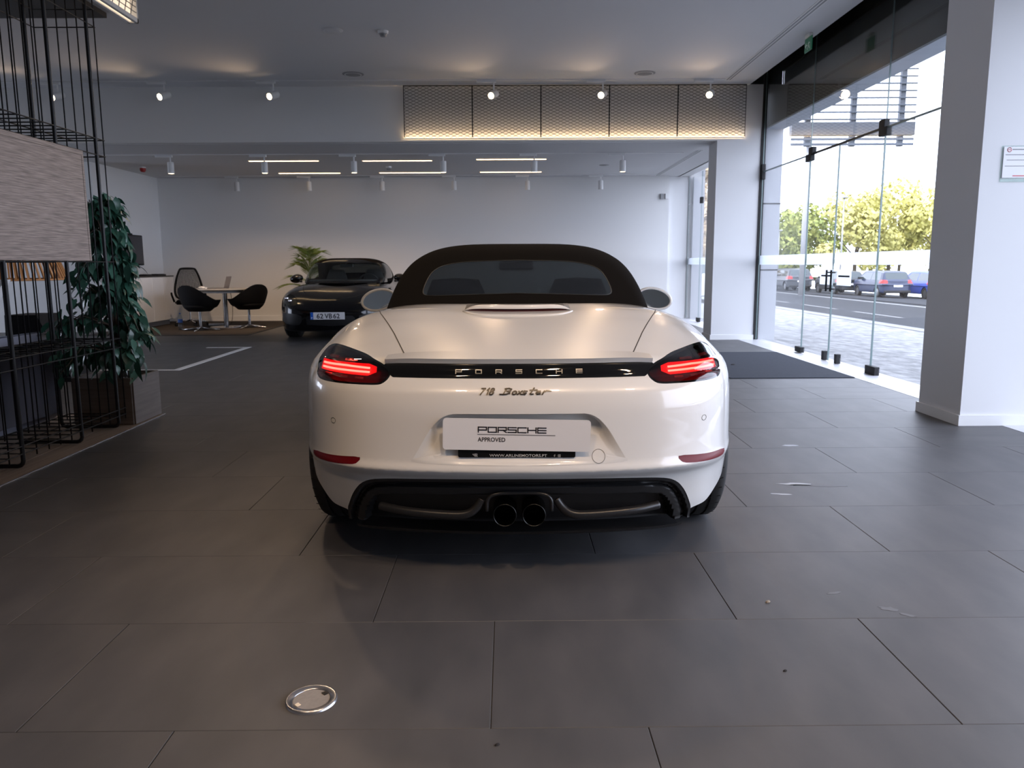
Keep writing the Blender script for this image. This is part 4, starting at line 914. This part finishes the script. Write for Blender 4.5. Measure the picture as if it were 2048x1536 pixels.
# bench, dark case, white stand and slatted pendant beyond the rack
t = thing('lounge_bench', 'grey-blue upholstered bench back seen through the wire rack', 'bench', (0, 0, .006))
G().bbox(-4.4, 2.4, .08, -3.40, 5.80, .40, .05).obj('seat', M['bench'], t, True); G().bbox(-3.54, 2.4, .03, -3.36, 5.83, .68, .05).obj('backrest', M['bench'], t, True)
for x in (-4.3, -3.6):
    for y in (2.5, 5.7): G().tube([(x, y, 0), (x, y, .1)], .02, 8).obj('leg', M['steel_black'], t)
t = thing('low_case', 'black trapezoid seat beyond the bench, against the white wall', 'seat', (-4.85, 7.9, 0))
G().prism([(-.24, 0), (.42, 0), (.10, .68), (-.22, .68)], lambda a, b: (a, 0, b), lambda a, b: (a, .4, b)).obj('body', M['chair_black'], t); G().bbox(-.24, -.02, .0, .42, .42, .05, .01).obj('base', M['blk_matte'], t)
t = thing('display_stand', 'white angular stand with dark panel left of the low seat', 'stand', (-5.1, 7.6, 0))
g = G(); pts = [(-.55, .0), (-.15, .55), (.16, 1.04)]
for (a0, b0), (a1, b1) in zip(pts, pts[1:]): g.prism([(a0, b0), (a0+.10, b0), (a1+.10, b1), (a1, b1)], lambda a, b: (a, 0, b), lambda a, b: (a, .10, b))
g.obj('upper_arm', M['white_lacquer'], t); G().prism([(-.22, .52), (-.10, .55), (.02, .0), (-.10, .0)], lambda a, b: (a, .0, b), lambda a, b: (a, .12, b)).obj('lower_leg', M['white_lacquer'], t)
B(-.75, .12, .3, -.1, .15, 1.0).obj('panel', M['blk_matte'], t)
t = thing('pendant_lamp', 'orange-brown wooden slat pendant shade behind the wire rack', 'lamp', (-5.25, 8.3, 1.03))
for z, r in ((.0, .56), (.34, .44)): G().tube([(r*math.cos(a), r*math.sin(a), z) for a in np.linspace(0, 2*math.pi, 49)[:-1]], .010, 6, closed=True).obj('ring', M['wood_orange'], t, True)
s0 = None
for i in range(64):
    a = 2*math.pi*i/64
    if s0 is None: s0 = G().box(.555, -.009, 0, .565, .009, .355, Matrix.Translation((.56, 0, 0)) @ Matrix.Rotation(-.34, 4, 'Y') @ Matrix.Translation((-.56, 0, 0))).obj('slat', M['wood_orange'], t); o = s0
    else: o = wcopy(s0, (0, 0, 0))
    o.rotation_euler = (0, 0, a)
G().tube([(0, 0, .34), (0, 0, 2.7)], .005, 6).obj('cord', M['steel_black'], t); G().tube([(-.44, 0, .34), (.44, 0, .34)], .008, 6).obj('spreader', M['steel_black'], t)
# ---------------------------------------------------------------- ficus in a wood planter
def leaf_mesh(L, W, bend, n=4):
    V, F = [(0, 0, 0)], []
    for i in range(1, n):
        u = i/n; w = W*math.sin(math.pi*u**.8)*(1-.25*u); z = -bend*u*u*L; V += [(u*L, -w, z+.15*w), (u*L, 0, z), (u*L, w, z+.15*w)]
    V.append((L, 0, -bend*L)); m = len(V)-1
    F += [(0, 1, 2), (0, 2, 3)]
    for i in range(n-2): a = 1+3*i; F += [(a, a+3, a+4, a+1), (a+1, a+4, a+5, a+2)]
    a = 1+3*(n-2); F += [(a, m, a+1), (a+1, m, a+2)]
    return V, F
fic = thing('potted_ficus', 'leafy green ficus in a square wood planter beside the wire rack', 'plant', (-2.975, 5.885, .002))
pl = bpy.data.objects.new('planter', None); C.objects.link(pl); pl.parent = fic
g = G(); w, h = .215, .35
for s_ in (-1, 1):
    G().bbox(s_*w-.012, -w, .004, s_*w+.012, w, h, .002).obj('side_board', M['wood_dark'], pl); G().bbox(-w, s_*w-.012, .004, w, s_*w+.012, h, .002).obj('side_board', M['wood_dark'], pl)
B(-w, -w, .1, w, w, .28).obj('soil', M['bark'], pl)
g = G()
for i in range(240):
    x, y = rnd.uniform(-.2, .2), rnd.uniform(-.2, .2); r = rnd.uniform(.008, .016); g.lathe([(0, -r*.7), (r, 0), (0, r*.7)], 6, Matrix.Translation((x, y, .285+rnd.uniform(0, .012))) @ Matrix.Rotation(rnd.uniform(0, 3), 4, 'X'))
o = g.obj('pebbles', M['pebble'], pl, True); o['kind'] = 'stuff'
LM = []
for i in range(6):
    V, F = leaf_mesh(.088+.014*(i % 3), .025+.004*(i % 2), .25+.2*(i % 3)); me = bpy.data.meshes.new('leaf'); me.from_pydata(V, [], F); me.materials.append(M['leaf'][i % 3]); me.polygons.foreach_set('use_smooth', [True]*len(F)); LM.append(me)
tr = G(); tips = []
for k_ in range(3):
    a = 2.1*k_; pts = [(.03*math.cos(a), .03*math.sin(a), .28)]
    for i in range(1, 7): pts.append((pts[-1][0]+rnd.uniform(-.035, .035), pts[-1][1]+rnd.uniform(-.035, .035), .28+i*.21))
    tr.tube(pts, [.018-.002*i for i in range(7)], 7)
    for i in range(1, 7):
        for b in range(5):
            aa = rnd.uniform(0, 6.28); z = pts[i][2]; spread = {0: .3, 1: .36, 2: .34, 3: .27, 4: .21, 5: .15, 6: .09}[i]*rnd.uniform(.5, 1.05)*(1.35 if math.cos(aa) < -.2 else (.95 if i < 3 else .62))
            p1 = (pts[i][0]+spread*.6*math.cos(aa), pts[i][1]+spread*.6*math.sin(aa), z+.10); p2 = (pts[i][0]+spread*math.cos(aa), pts[i][1]+spread*math.sin(aa), z+rnd.uniform(-.12, .08))
            tr.tube([pts[i], p1, p2], [.006, .004, .002], 5); tips.append((pts[i], p1, p2, aa))
tr.obj('trunk', M['bark'], fic, True)
leaves = []
for (p0, p1, p2, aa) in tips:
    for i in range(15):
        u = rnd.random()**.6; A, D = (Vector(p0), Vector(p1)) if u < .5 else (Vector(p1), Vector(p2)); v = (u*2) % 1
        P = A.lerp(D, v)+Vector((rnd.gauss(0, .03), rnd.gauss(0, .03), rnd.gauss(0, .03)))
        leaves.append((P, aa+rnd.gauss(0, 1.1), rnd.uniform(.2, 1.25), rnd.uniform(-.6, .6), rnd.uniform(.75, 1.25)))
camp = Vector((0, 0, 1.16))-Vector(fic.location); leaves.sort(key=lambda q: (q[0]-camp).length)
rest = G()
for i, (P, a, pit, rol, s_) in enumerate(leaves):
    R = Matrix.Rotation(a, 4, 'Z') @ Matrix.Rotation(pit, 4, 'Y') @ Matrix.Rotation(rol, 4, 'X'); Mx = Matrix.Translation(P) @ R @ Matrix.Scale(s_, 4)
    if i < 295: o = bpy.data.objects.new('leaf', LM[i % 6]); C.objects.link(o); o.parent = fic; o.matrix_local = Mx
    else:
        me = LM[i % 6]; rest.add([Mx @ v.co for v in me.vertices], [tuple(p.vertices) for p in me.polygons])
o = rest.obj('inner_foliage', M['leaf'][0], fic, True); o['kind'] = 'stuff'
# ---------------------------------------------------------------- desk corner at the back left
tag(B(-7.2, 13.25, -.001, -4.42, 16.55, .006).obj('rug', M['rug']), 'brown-grey carpet area under the meeting table', 'rug')
for (a) in ((-7.2, 13.13, -4.42, 13.25), (-4.47, 13.25, -4.38, 16.55)): pass
g = G(); g.box(-7.2, 13.14, -.001, -4.36, 13.24, .007).box(-4.41, 13.24, -.001, -4.36, 16.55, .007); tag(g.obj('rug_border', M['blk_matte']), 'dark edging strip around the brown carpet area', 'edging')
sb = thing('sideboard', 'white lacquered sideboard along the left wall under the television', 'cabinet', (-6.98, 14.98, 0))
G().bbox(-.22, -.95, .10, .205, .98, .955, .006).obj('body', M['white_lacquer'], sb); G().bbox(-.225, -.96, .956, .235, .99, .975, .004).obj('top', M['dark_top'], sb); B(-.2, -.88, .0, .12, .92, .10).obj('plinth', M['grille'], sb)
for i in range(4): y0 = -.945+.479*i; G().bbox(.206, y0+.003, .11, .228, y0+.476, .95, .003).obj('door', M['white_lacquer'], sb)
for x, y, a, b, l in ((-6.9, 15.6, .09, .16, 'flat black box on the right end of the sideboard'), (-6.9, 15.05, .08, .12, 'flat black device in the middle of the sideboard top'), (-6.9, 14.5, .06, .09, 'small black box on the left part of the sideboard')):
    t = thing('desk_box', l, 'box', (x, y, .975)); G().bbox(-a, -b, 0, a, b, .03, .005).obj('case', M['blk_matte'], t); G().bbox(-a*.8, -b*.8, .03, a*.8, b*.8, .036, .002).obj('lid', M['steel_black'], t)
tv = thing('television', 'black flat television on the left wall above the sideboard', 'television', (-7.195, 15.13, 1.18)); G().bbox(-.02, -.5, 0, .03, .5, .58, .01).obj('frame', M['blk_matte'], tv); B(.0301, -.475, .03, .0315, .475, .555).obj('screen', M['screen'], tv); G().bbox(-.01, -.12, .58, .03, .1, .605, .005).obj('camera_bar', M['blk_matte'], tv)
mt = thing('meeting_table', 'round white meeting table on a steel column', 'table', (-5.36, 14.92, .006))
G().lathe([(0, .70), (.55, .70), (.60, .715), (.60, .73), (.595, .735), (0, .735)], 48).obj('tabletop', M['table_top'], mt, 'auto'); G().lathe([(0, .64), (.40, .655), (.42, .70), (0, .70)], 40).obj('underframe', M['white_metal'], mt, 'auto'); G().cyl(0, 0, .02, .66, .045, 20).obj('column', M['alu'], mt, 'auto'); G().lathe([(0, 0), (.30, 0), (.30, .008), (.05, .022), (0, .022)], 40).obj('base_plate', M['alu'], mt, 'auto')
lp = thing('laptop', 'open grey laptop on the round meeting table', 'laptop', (-5.42, 14.86, .742)); G().bbox(-.20, -.12, 0, .13, .12, .014, .004).obj('keyboard_base', M['laptop'], lp); G().box(-.004, -.13, 0, .004, .13, .22, Matrix.Translation((.12, 0, .012)) @ Matrix.Rotation(.28, 4, 'Y')).obj('screen', M['laptop'], lp)
t = thing('paper_clump', 'crumpled white paper lying on the meeting table by the laptop', 'paper', (-5.72, 14.75, .742)); G().lathe([(0, .045), (.04, .035), (.06, .01), (.05, 0)], 9, Matrix.Diagonal((1.3, .9, 1, 1))).obj('sheet', M['paper'], t); G().lathe([(0, .03), (.03, .02), (.04, 0)], 7, Matrix.Translation((.07, .02, 0))).obj('sheet', M['paper'], t)
def tub_chair(loc, rz, label, feet=4):
    t = thing('tub_chair', label, 'chair', loc, rz, 'black tub chairs at the meeting table')
    def sh(u, v, o):      # wrap-around shell, open towards +y
        a = math.radians(-205+230*u); back = max(0, math.cos(a+math.pi/2))**1.5; r0 = .20+.09*v**.6; rr = r0+o; h = .40+(.14+.26*back)*v
        return (rr*1.02*math.cos(a), rr*math.sin(a)*(1.02)+.02, h)
    g = G(); g.grid(lambda u, v: sh(u, v, .03), 36, 8); g.grid(lambda u, v: sh(1-u, v, -.03), 36, 8)
    g.grid(lambda u, v: tuple(p*(1-v)+q*v for p, q in zip(sh(1-u, 1, -.03), sh(1-u, 1, .03))), 36, 2)
    g.obj('shell', M['chair_black'], t, True)
    G().lathe([(0, .33), (.17, .34), (.23, .40), (.25, .44), (.22, .475), (0, .485)], 32).obj('seat', M['chair_black'], t, True)
    G().cyl(0, 0, .03, .36, .022, 16).obj('column', M['chrome'], t, 'auto')
    for k_ in range(feet): a = 2*math.pi*k_/feet+.4; G().tube([(0, 0, .05), (.15*math.cos(a), .15*math.sin(a), .028), (.30*math.cos(a), .30*math.sin(a), .012)], [.016, .013, .010], 8).obj('leg', M['chrome'], t, True)
    t.scale = (1.13, 1.13, 1.02)
    return t
tub_chair((-5.56, 14.17, .006), -.35, 'black tub chair nearest the bottle, back turned, left of the table column')
tub_chair((-4.86, 14.74, .006), .95, 'black tub chair on the right side of the meeting table')
oc = thing('office_chair', 'black mesh-back office chair behind the left tub chair', 'chair', (-6.22, 15.35, .006), .35)
g = G(); prof = [(-.20, .50), (-.27, .64), (-.22, .90), (-.15, 1.08), (-.12, 1.11), (.12, 1.11), (.15, 1.08), (.22, .90), (.27, .64), (.20, .50)]
fm = lambda a, b: (a, .24+.10*(b-.5)-.06*(1-(a/.3)**2), b)
g.tube([fm(a, b) for a, b in smooth_poly(prof, 2)], .02, 8, closed=True); g.obj('back_frame', M['chair_black'], oc, True)
g = G(); pp = smooth_poly(prof, 1); zs = np.linspace(.52, 1.09, 30)
hw = lambda z: np.interp(z, [.5, .64, .90, 1.08, 1.11], [.20, .27, .22, .15, .12])
for z in zs: g.tube([fm(a, z) for a in np.linspace(-hw(z), hw(z), 5)], .004, 4)
for q in np.linspace(-.9, .9, 17): g.tube([fm(q*hw(z), z) for z in np.linspace(.52, 1.09, 8)], .004, 4)
o = g.obj('mesh_back', M['chair_black'], oc); o['kind'] = 'stuff'
G().bbox(-.25, -.26, .42, .25, .24, .50, .04).obj('seat', M['chair_black'], oc, True)
for s_ in (-1, 1): G().tube([(s_*.27, .1, .46), (s_*.31, .08, .60), (s_*.30, -.14, .64)], .018, 8).obj('armrest', M['chair_black'], oc, True)
G().cyl(0, 0, .09, .42, .025, 16).obj('gas_column', M['chrome'], oc, 'auto')
for k_ in range(5):
    a = 2*math.pi*k_/5; lg = G().tube([(0, 0, .11), (.30*math.cos(a), .30*math.sin(a), .075)], [.022, .014], 8).obj('leg', M['chrome'], oc, True); G().lathe([(0, -.018), (.028, -.018), (.028, .018), (0, .018)], 14, Matrix.Translation((.31*math.cos(a), .31*math.sin(a), .031)) @ Matrix.Rotation(a, 4, 'Z') , 'x').obj('castor', M['blk_matte'], lg, 'auto')
bt = thing('water_bottle', 'clear plastic water bottle with blue label on the floor by the sideboard', 'bottle', (-6.0, 14.35, .006))
G().lathe([(0, 0), (.04, 0), (.043, .02), (.043, .10), (.039, .11), (.043, .12), (.043, .20), (.03, .25), (.014, .275), (.014, .29)], 20).obj('body', M['bottle'], bt, True); G().lathe([(.0435, .13), (.0435, .19)], 20).obj('label_band', M['label_blue'], bt); G().cyl(0, 0, .287, .305, .016, 14).obj('cap', M['label_blue'], bt, 'auto')
t = thing('power_strip', 'white power strip on the carpet under the table', 'power strip', (-5.72, 15.35, .006), .3); G().bbox(-.14, -.03, 0, .14, .03, .04, .008).obj('case', M['white_lacquer'], t)
for k_ in range(3): G().cyl(-.08+.08*k_, 0, .0402, .042, .02, 12).obj('socket', M['grille'], t)
for (x, y, l) in ((-5.28, 15.0, 'thin black cable hanging under the table beside the column'), (-5.02, 15.2, 'thin black cable hanging under the right side of the table')): tag(G().tube(smooth_poly([(x, y, .70), (x+.03, y, .35), (x-.02, y+.03, .03), (x-.2, y+.15, .012)], 2, False), .005, 6).obj('cable', M['steel_black'], None, True), l, 'cable')
# palm behind the black car
pm = thing('potted_palm', 'bushy palm in a pale pot behind the black car by the back wall', 'plant', (-3.9, 15.6, 0))
G().lathe([(0, 0), (.15, 0), (.20, .42), (.19, .44), (.17, .40), (0, .40)], 28).obj('pot', M['white_lacquer'], pm, 'auto')
for k_ in range(22):
    a = k_*2.4; L = rnd.uniform(.6, .85); el = rnd.uniform(.7, 1.35); h0 = .42+(.55 if k_ % 3 else .25)
    P = []
    for i in range(9):
        u = i/8; P.append(Vector((math.cos(a)*L*u*math.cos(el)*1.05, math.sin(a)*L*u*math.cos(el)*1.05, h0+.18*(k_ % 4)*.6+L*u*math.sin(el)*.85-.42*u*u*L*1.1)))
    g = G(); g.tube([(math.cos(a)*.03, math.sin(a)*.03, .40), tuple(P[0])]+[tuple(p) for p in P[1:]], .006, 5)
    for i in range(2, 9):
        d = (P[i]-P[i-1]).normalized(); sd = d.cross(Vector((0, 0, 1))).normalized()
        for s_ in (-1, 1):
            for off in (0, .33, .66):
                b = P[i-1].lerp(P[i], off); l = .27*(1-.4*i/9)+.05; e = b+(sd*s_*.75+d*.8).normalized()*l+Vector((0, 0, -.03)); w_ = Vector((0, 0, .0035))+d*.003
                g.add([b-w_*.5, b.lerp(e, .5)-w_, e, b.lerp(e, .5)+w_, b+w_*.5], [(0, 1, 3, 4), (1, 2, 3)])
    g.obj('frond', M['palm'], pm)
# ---------------------------------------------------------------- street outside
gz = lambda x: .14-.042*x
def ground(n, x0, x1, m, label, cat, dz=0, y0=-30, y1=140):
    V = []
    for x in (x0, x1):
        for y in (y0, y1): V += [(x, y, gz(x)+dz), (x, y, gz(x)+dz-.3)]
    return tag(mk(n, V, [(0, 4, 6, 2), (1, 3, 7, 5), (0, 1, 5, 4), (2, 6, 7, 3), (0, 2, 3, 1), (4, 5, 7, 6)], m), label, cat)
ground('cobbled_forecourt', 3.95, 8.25, M['cobble'], 'pale cobbled forecourt outside the glass front', 'pavement')
ground('kerb', 8.25, 8.75, M['kerb'], 'pale kerb strip between forecourt and street', 'kerb', .012)
ground('street', 8.75, 18.3, M['asphalt'], 'grey asphalt street beyond the forecourt', 'road', -.09)
ground('parking_strip', 18.3, 26.3, M['asphalt'], 'asphalt parking strip with parked cars across the street', 'parking area', -.05)
ground('grass_bank', 26.3, 90, M['grass'], 'yellow-green grass bank behind the parked cars', 'grass', .9)
dash0 = None
for i, y in enumerate((22.6, 27.2, 31.9, 36.5)):
    g = G(); x = 11.5; z = gz(x)-.088; g.add([(x-.09, y, z+.004), (x+.09, y, z-.004), (x+.09, y+3.2, z-.004), (x-.09, y+3.2, z+.004)], [(0, 1, 2, 3)])
    tag(g.obj('road_dash', M['road_paint']), 'white dash in the middle of the street, %s from the near end' % ('first', 'second', 'third', 'fourth')[i], 'road marking', 'white centre dashes on the street')
g = G(); g.add([(17.0, -20, gz(17)-.085), (17.5, -20, gz(17.5)-.085), (17.5, 120, gz(17.5)-.085), (17.0, 120, gz(17)-.085)], [(0, 1, 2, 3)]); tag(g.obj('edge_line', M['road_paint']), 'pale edge line along the far side of the street', 'road marking')
def tree(i, x, y, h, w, m, label):
    t = thing('tree', label, 'tree', (x, y, gz(x)+(.9 if x > 26.3 else 0)), rnd.uniform(0, 6), 'trees across the street')
    q = random.Random(100+i); pts = [(0, 0, 0), (q.uniform(-.1, .1), 0, h*.25), (q.uniform(-.3, .3), q.uniform(-.3, .3), h*.6)]
    g = G().tube(pts, [.16, .13, .06], 7)
    for k in range(4): a = q.uniform(0, 6.28); g.tube([pts[1], (w*.35*math.cos(a), w*.35*math.sin(a), h*.55)], [.07, .02], 5)
    g.obj('trunk', M['bark'], t, True)
    blobs = []
    for k in range(16): a = q.uniform(0, 6.28); r = w*.5*q.random()**.5; zz = q.uniform(.18, .92); rr = r*(1.1-.6*abs(zz-.45)); blobs.append((rr*math.cos(a), rr*math.sin(a), h*zz, w*q.uniform(.13, .24)))
    V, F = [], []
    for bx, by, bz, br in blobs:
        for k in range(190):
            d = Vector((q.gauss(0, 1), q.gauss(0, 1), q.gauss(0, 1))).normalized(); p = Vector((bx, by, bz))+d*br*q.uniform(.75, 1.05); n = (d+Vector((q.gauss(0, .5), q.gauss(0, .5), q.gauss(0, .5)))).normalized()
            u = n.orthogonal().normalized(); v = n.cross(u); s = q.uniform(.10, .20); n0 = len(V); V += [p-u*s-v*s*.6, p+u*s-v*s*.5, p+u*s*.8+v*s*.7, p-u*s*.7+v*s*.6]; F.append((n0, n0+1, n0+2, n0+3))
    o = mk('foliage', V, F, m, t); o['kind'] = 'stuff'
T = M['tree']
for i, a in enumerate(((20.5, 62, 5.9, 4.6, T[0], 'dark green tree across the street beside the outer column'), (24.3, 66, 5.9, 4.8, T[0], 'green tree across the street just right of the white pole'), (26.6, 60, 6.4, 5.2, T[1], 'yellow-green tree behind the glass door seam'), (30.2, 62, 7.3, 5.6, T[1], 'tall yellow-green tree in the middle of the row'), (33.2, 60, 7.4, 5.6, T[1], 'yellow-green tree left of the near pillar'), (36.8, 62, 7.3, 6.0, T[1], 'yellow-green tree partly behind the near pillar'), (28.5, 74, 6.6, 6.0, T[0], 'green tree filling the gap further back'), (38, 76, 8.0, 7.5, T[1], 'broad yellow-green tree further back on the right'),
    (12.9, 50, 8.4, 4.4, T[2], 'brown autumn tree seen through the rear window, left one'), (14.6, 56, 8.2, 4.6, T[2], 'brown autumn tree seen through the rear window, right one'), (17.5, 72, 8.4, 5.5, T[2], 'brown tree far behind the other two'))): tree(i, *a)
# louvred billboard on its pole, lamp posts
bb = thing('louvred_sign', 'big louvred sign box above the street seen through the upper glass', 'sign', (17.2, 40, 0))
for i in range(13): z = 8.15+.34*i; G().bbox(-3.05, -.05, z, 3.08, .03, z+.075, .01, Matrix.Translation((0, 0, z)) @ Matrix.Rotation(.35, 4, 'X') @ Matrix.Translation((0, 0, -z))).obj('slat', M['slat'], bb)
for x in (-2.2, .05, 2.45): B(x-.13, .05, 6.9, x+.13, .25, 12.6).obj('upright', M['beam_blue'], bb)
B(-3.05, -.08, 7.42, 3.08, .3, 8.05).obj('lower_beam', M['beam_blue'], bb); 
for i in range(2): G().bbox(-3.05, -.02, 6.93+.25*i, 3.08, .04, 7.05+.25*i, .01).obj('lower_slat', M['slat'], bb)
G().tube([(-2.0, .4, gz(15)), (-2.0, .4, 8)], [.14, .11], 14).obj('pole', M['pole_white'], bb, True)
for x, y, h, l in ((20.0, 56.8+1.2, 4.2, 'thin white lamp post among the trees near the outer column'), (22.3, 52.5, 6.2, 'slim white post behind the glass door seam')):
    t = thing('lamp_post', l, 'lamp post', (x, y, gz(x))); G().tube([(0, 0, 0), (0, 0, h)], [.07, .045], 8).obj('pole', M['pole_white'], t, True); G().bbox(-.12, -.35, h-.03, .12, .1, h+.07, .02).obj('lamp_head', M['pole_white'], t)
t = thing('street_sign', 'small white street sign on a post seen through the rear window', 'sign', (10.65, 41, gz(10.65))); B(-.3, 0, 1.65, .3, .05, 2.2).obj('sign_face', M['pole_white'], t); G().tube([(0, .08, 0), (0, .08, 2.2)], .03, 8).obj('post', M['pole_white'], t)
# parked cars
def f_hatch(x, y, z):
    x = np.abs(x); l = np.abs(y)
    body = smax(smax(((x/.87)**6+(np.clip(np.abs(z-.58), 0, None)/.40)**6)**(1/6)-1, (l-2.02-.0*z)*.9+.25*(x/.9)**4, .12)*.5, .26-z, .05)
    top = smax(smax((x-.84+.36*(z-.9))*.95, (z-1.49+.03*(y/1.2)**2), .12), smax((-y-1.93+.55*(z-.9))*.88, (y-1.55+1.15*(z-.9)*1.1)*.65, .08), .08)
    top = smax(top, .7-z, .02)
    return -smax(-body, -top, .04)
HV, HF = snet(f_hatch, (0, -2.15, .2), (.95, 2.15, 1.6), .04); HN = grad(f_hatch, HV); HN /= np.maximum(np.linalg.norm(HN, axis=1, keepdims=True), 1e-6)
def cutp(V, F, ph): return split(V, F, ph)
V_, F_ = HV, HF
for yw in (-1.28, 1.28): V_, _, F_ = cutp(V_, F_, np.where(V_[:, 0] > .5, np.hypot(V_[:, 1]-yw, V_[:, 2]-.31)-.35, 1.0))
side_w = [(-1.55, .98), (-1.35, 1.36), (.55, 1.38), (1.22, .98)]
def gl(V):
    n = grad(f_hatch, V); n /= np.maximum(np.linalg.norm(n, axis=1, keepdims=True), 1e-6)
    s = np.where(n[:, 0] > .6, np.maximum(sdf(side_w, V[:, 1], V[:, 2]), .035-np.abs(V[:, 1]+.35)), 1)
    r = np.where((n[:, 1] < -.5), np.maximum(np.maximum(1.02-V[:, 2], V[:, 2]-1.38), V[:, 0]-.62), 1); f = np.where((n[:, 1] > .3) & (V[:, 2] > .9), np.maximum(np.maximum(.98-V[:, 2], V[:, 2]-1.38), V[:, 0]-.66), 1)
    return np.minimum(np.minimum(s, r), f)
V_, GF_, F_ = cutp(V_, F_, gl(V_))
def rl(V): return np.where(V[:, 1] < -1.5, sdf([(.56, .80), (.95, .80), (.95, 1.0), (.60, .98)], V[:, 0], V[:, 2]), 1)
V_, TL_, F_ = cutp(V_, F_, rl(V_))
def halfmk(name, F, m, par, side=0):
    V, F2 = used(V_, F); n = grad(f_hatch, V); n /= np.maximum(np.linalg.norm(n, axis=1, keepdims=True), 1e-6); k = len(V); W, F3 = mirror(V, F2); N = np.concatenate([n, n*np.array([-1, 1, 1])])
    if side: return mk(name, used(V_, F2)[0] if False else W[:k]*np.array([side, 1, 1]), [f[::side] for f in F2], m, par, N=n*np.array([side, 1, 1]))
    u = np.unique(np.fromiter((i for f in F3 for i in f), int)); mp = np.zeros(len(W), int); mp[u] = np.arange(len(u))
    return mk(name, W[u], [tuple(mp[i] for i in f) for f in F3], m, par, N=N[u])
def hatch():
    t = thing('parked_car', '', 'car'); t['group'] = 'cars parked across the street'
    halfmk('body_shell', F_, M['car_dark'], t); halfmk('window_glass', GF_, M['car_glass'], t); [halfmk('tail_lamp', TL_, M['tail_red'], t, s_) for s_ in (1, -1)]
    for s in (-1, 1):
        for y in (-1.28, 1.28):
            Tm = Matrix.Translation((s*.76, y, .31)); w = G().lathe([(.20, -.09), (.29, -.10), (.31, -.08), (.31, .08), (.29, .10), (.20, .09)], 28, Tm, 'x').obj('tyre', M['rubber'], t, 'auto')
            g = G().lathe([(0, s*.08), (.05, s*.08), (.20, s*.07), (.21, s*.02)], 24, Tm, 'x'); g.obj('wheel_rim', M['rim'], w, 'auto')
        G().bbox(s*.80, .72, .98, s*1.0, .86, 1.12, .03).obj('door_mirror', M['car_blk'], t, True)
    G().bbox(-.26, -2.07, .60, .26, -2.05, .71, .004).obj('number_plate', M['paper'], t)
    G().bbox(-.75, -2.06, .28, .75, -1.9, .42, .03).obj('rear_bumper', M['blk_matte'], t)
    return t
cars = [(20.05, 55.4, 1.0, 'car_grey', 'dark grey parked car beside the outer column', 1.05), (21.45, 50.6, 1.0, 'car_blk', 'small black parked car seen behind the door stickers', 1.0), (22.2, 46.4, 1.0, 'car_dark', 'dark navy hatchback parked across the street, red lamp showing', 1.04), (24.75, 46.0, 1.0, 'car_blue', 'bright blue parked car next to the near pillar', 1.08), (7.1, 27.4, 1.0, 'car_silver', 'silver car seen through the rear window', 1.0), (7.4, 34.5, 1.0, 'car_dark', 'navy car behind the silver one through the rear window', 1.05)]
h0 = hatch()
for i, (x, y, s, m, l, zs) in enumerate(cars):
    t = h0 if i == 0 else dup(h0); t.location = (x, y, gz(x)-.05 if x > 10 else gz(x)); t['label'] = l; t.scale = (1, 1, zs)
    if x < 10: t['group'] = 'cars on the forecourt'; t.rotation_euler.z = math.pi if i == 4 else 0
    for c in t.children:
        if c.name.startswith('body_shell'): c.material_slots[0].link = 'OBJECT'; c.material_slots[0].material = M[m]
# ---------------------------------------------------------------- the two sports cars
car = build_car(M); car.location = (.040, 2.64, 0); car.rotation_euler = (0, 0, -.009)
SKIPC = ('dealer_plate', 'plate_holder')
blk = car.copy(); C.objects.link(blk); blk.location = (-2.86, 11.93+4.375, 0); blk.rotation_euler = (0, 0, math.pi+.035)
blk['label'] = 'black two-seat convertible facing the camera in front of the palm'
for ch in list(car.children):
    if ch.name.split('.')[0] in SKIPC: continue
    dup(ch, blk)
def repaint(o):
    for c in o.children:
        for sl in c.material_slots:
            if sl.material in (M['paint'], M['led'], M['led_red'], M['mirror']):
                r = {M['paint']: M['paint_black'], M['led']: M['reflector'], M['led_red']: M['reflector'], M['mirror']: M['gloss_black']}[sl.material]; sl.link = 'OBJECT'; sl.material = r
        repaint(c)
repaint(blk)
Mf = facing((.03, 4.395, .40), (-1, 0, 0))
g = G(); g.prism([(-.26, -.055), (.26, -.055), (.26, .055), (-.26, .055)], lambda a, b: Mf @ Vector((a, b, 0)), lambda a, b: Mf @ Vector((a, b, .004))); fpn = g.obj('front_plate', M['plate'], blk)
G().prism([(-.259, -.054), (-.215, -.054), (-.215, .054), (-.259, .054)], lambda a, b: Mf @ Vector((a, b, .0041)), lambda a, b: Mf @ Vector((a, b, .0048))).obj('plate_band', M['euro_blue'], fpn)
for body, x, w in (('62', -.165, .10), ('VB', -.045, .115), ('62', .085, .10)): text_obj('plate_lettering', body, .1, M['ink'], Mf @ Matrix.Translation((x, -.038, .0043)), fpn, .0003, fit=(w, .076))
text_obj('plate_lettering', 'P', .03, M['white_print'], Mf @ Matrix.Translation((-.247, -.043, .005)), fpn, .0003, fit=(.018, .024))
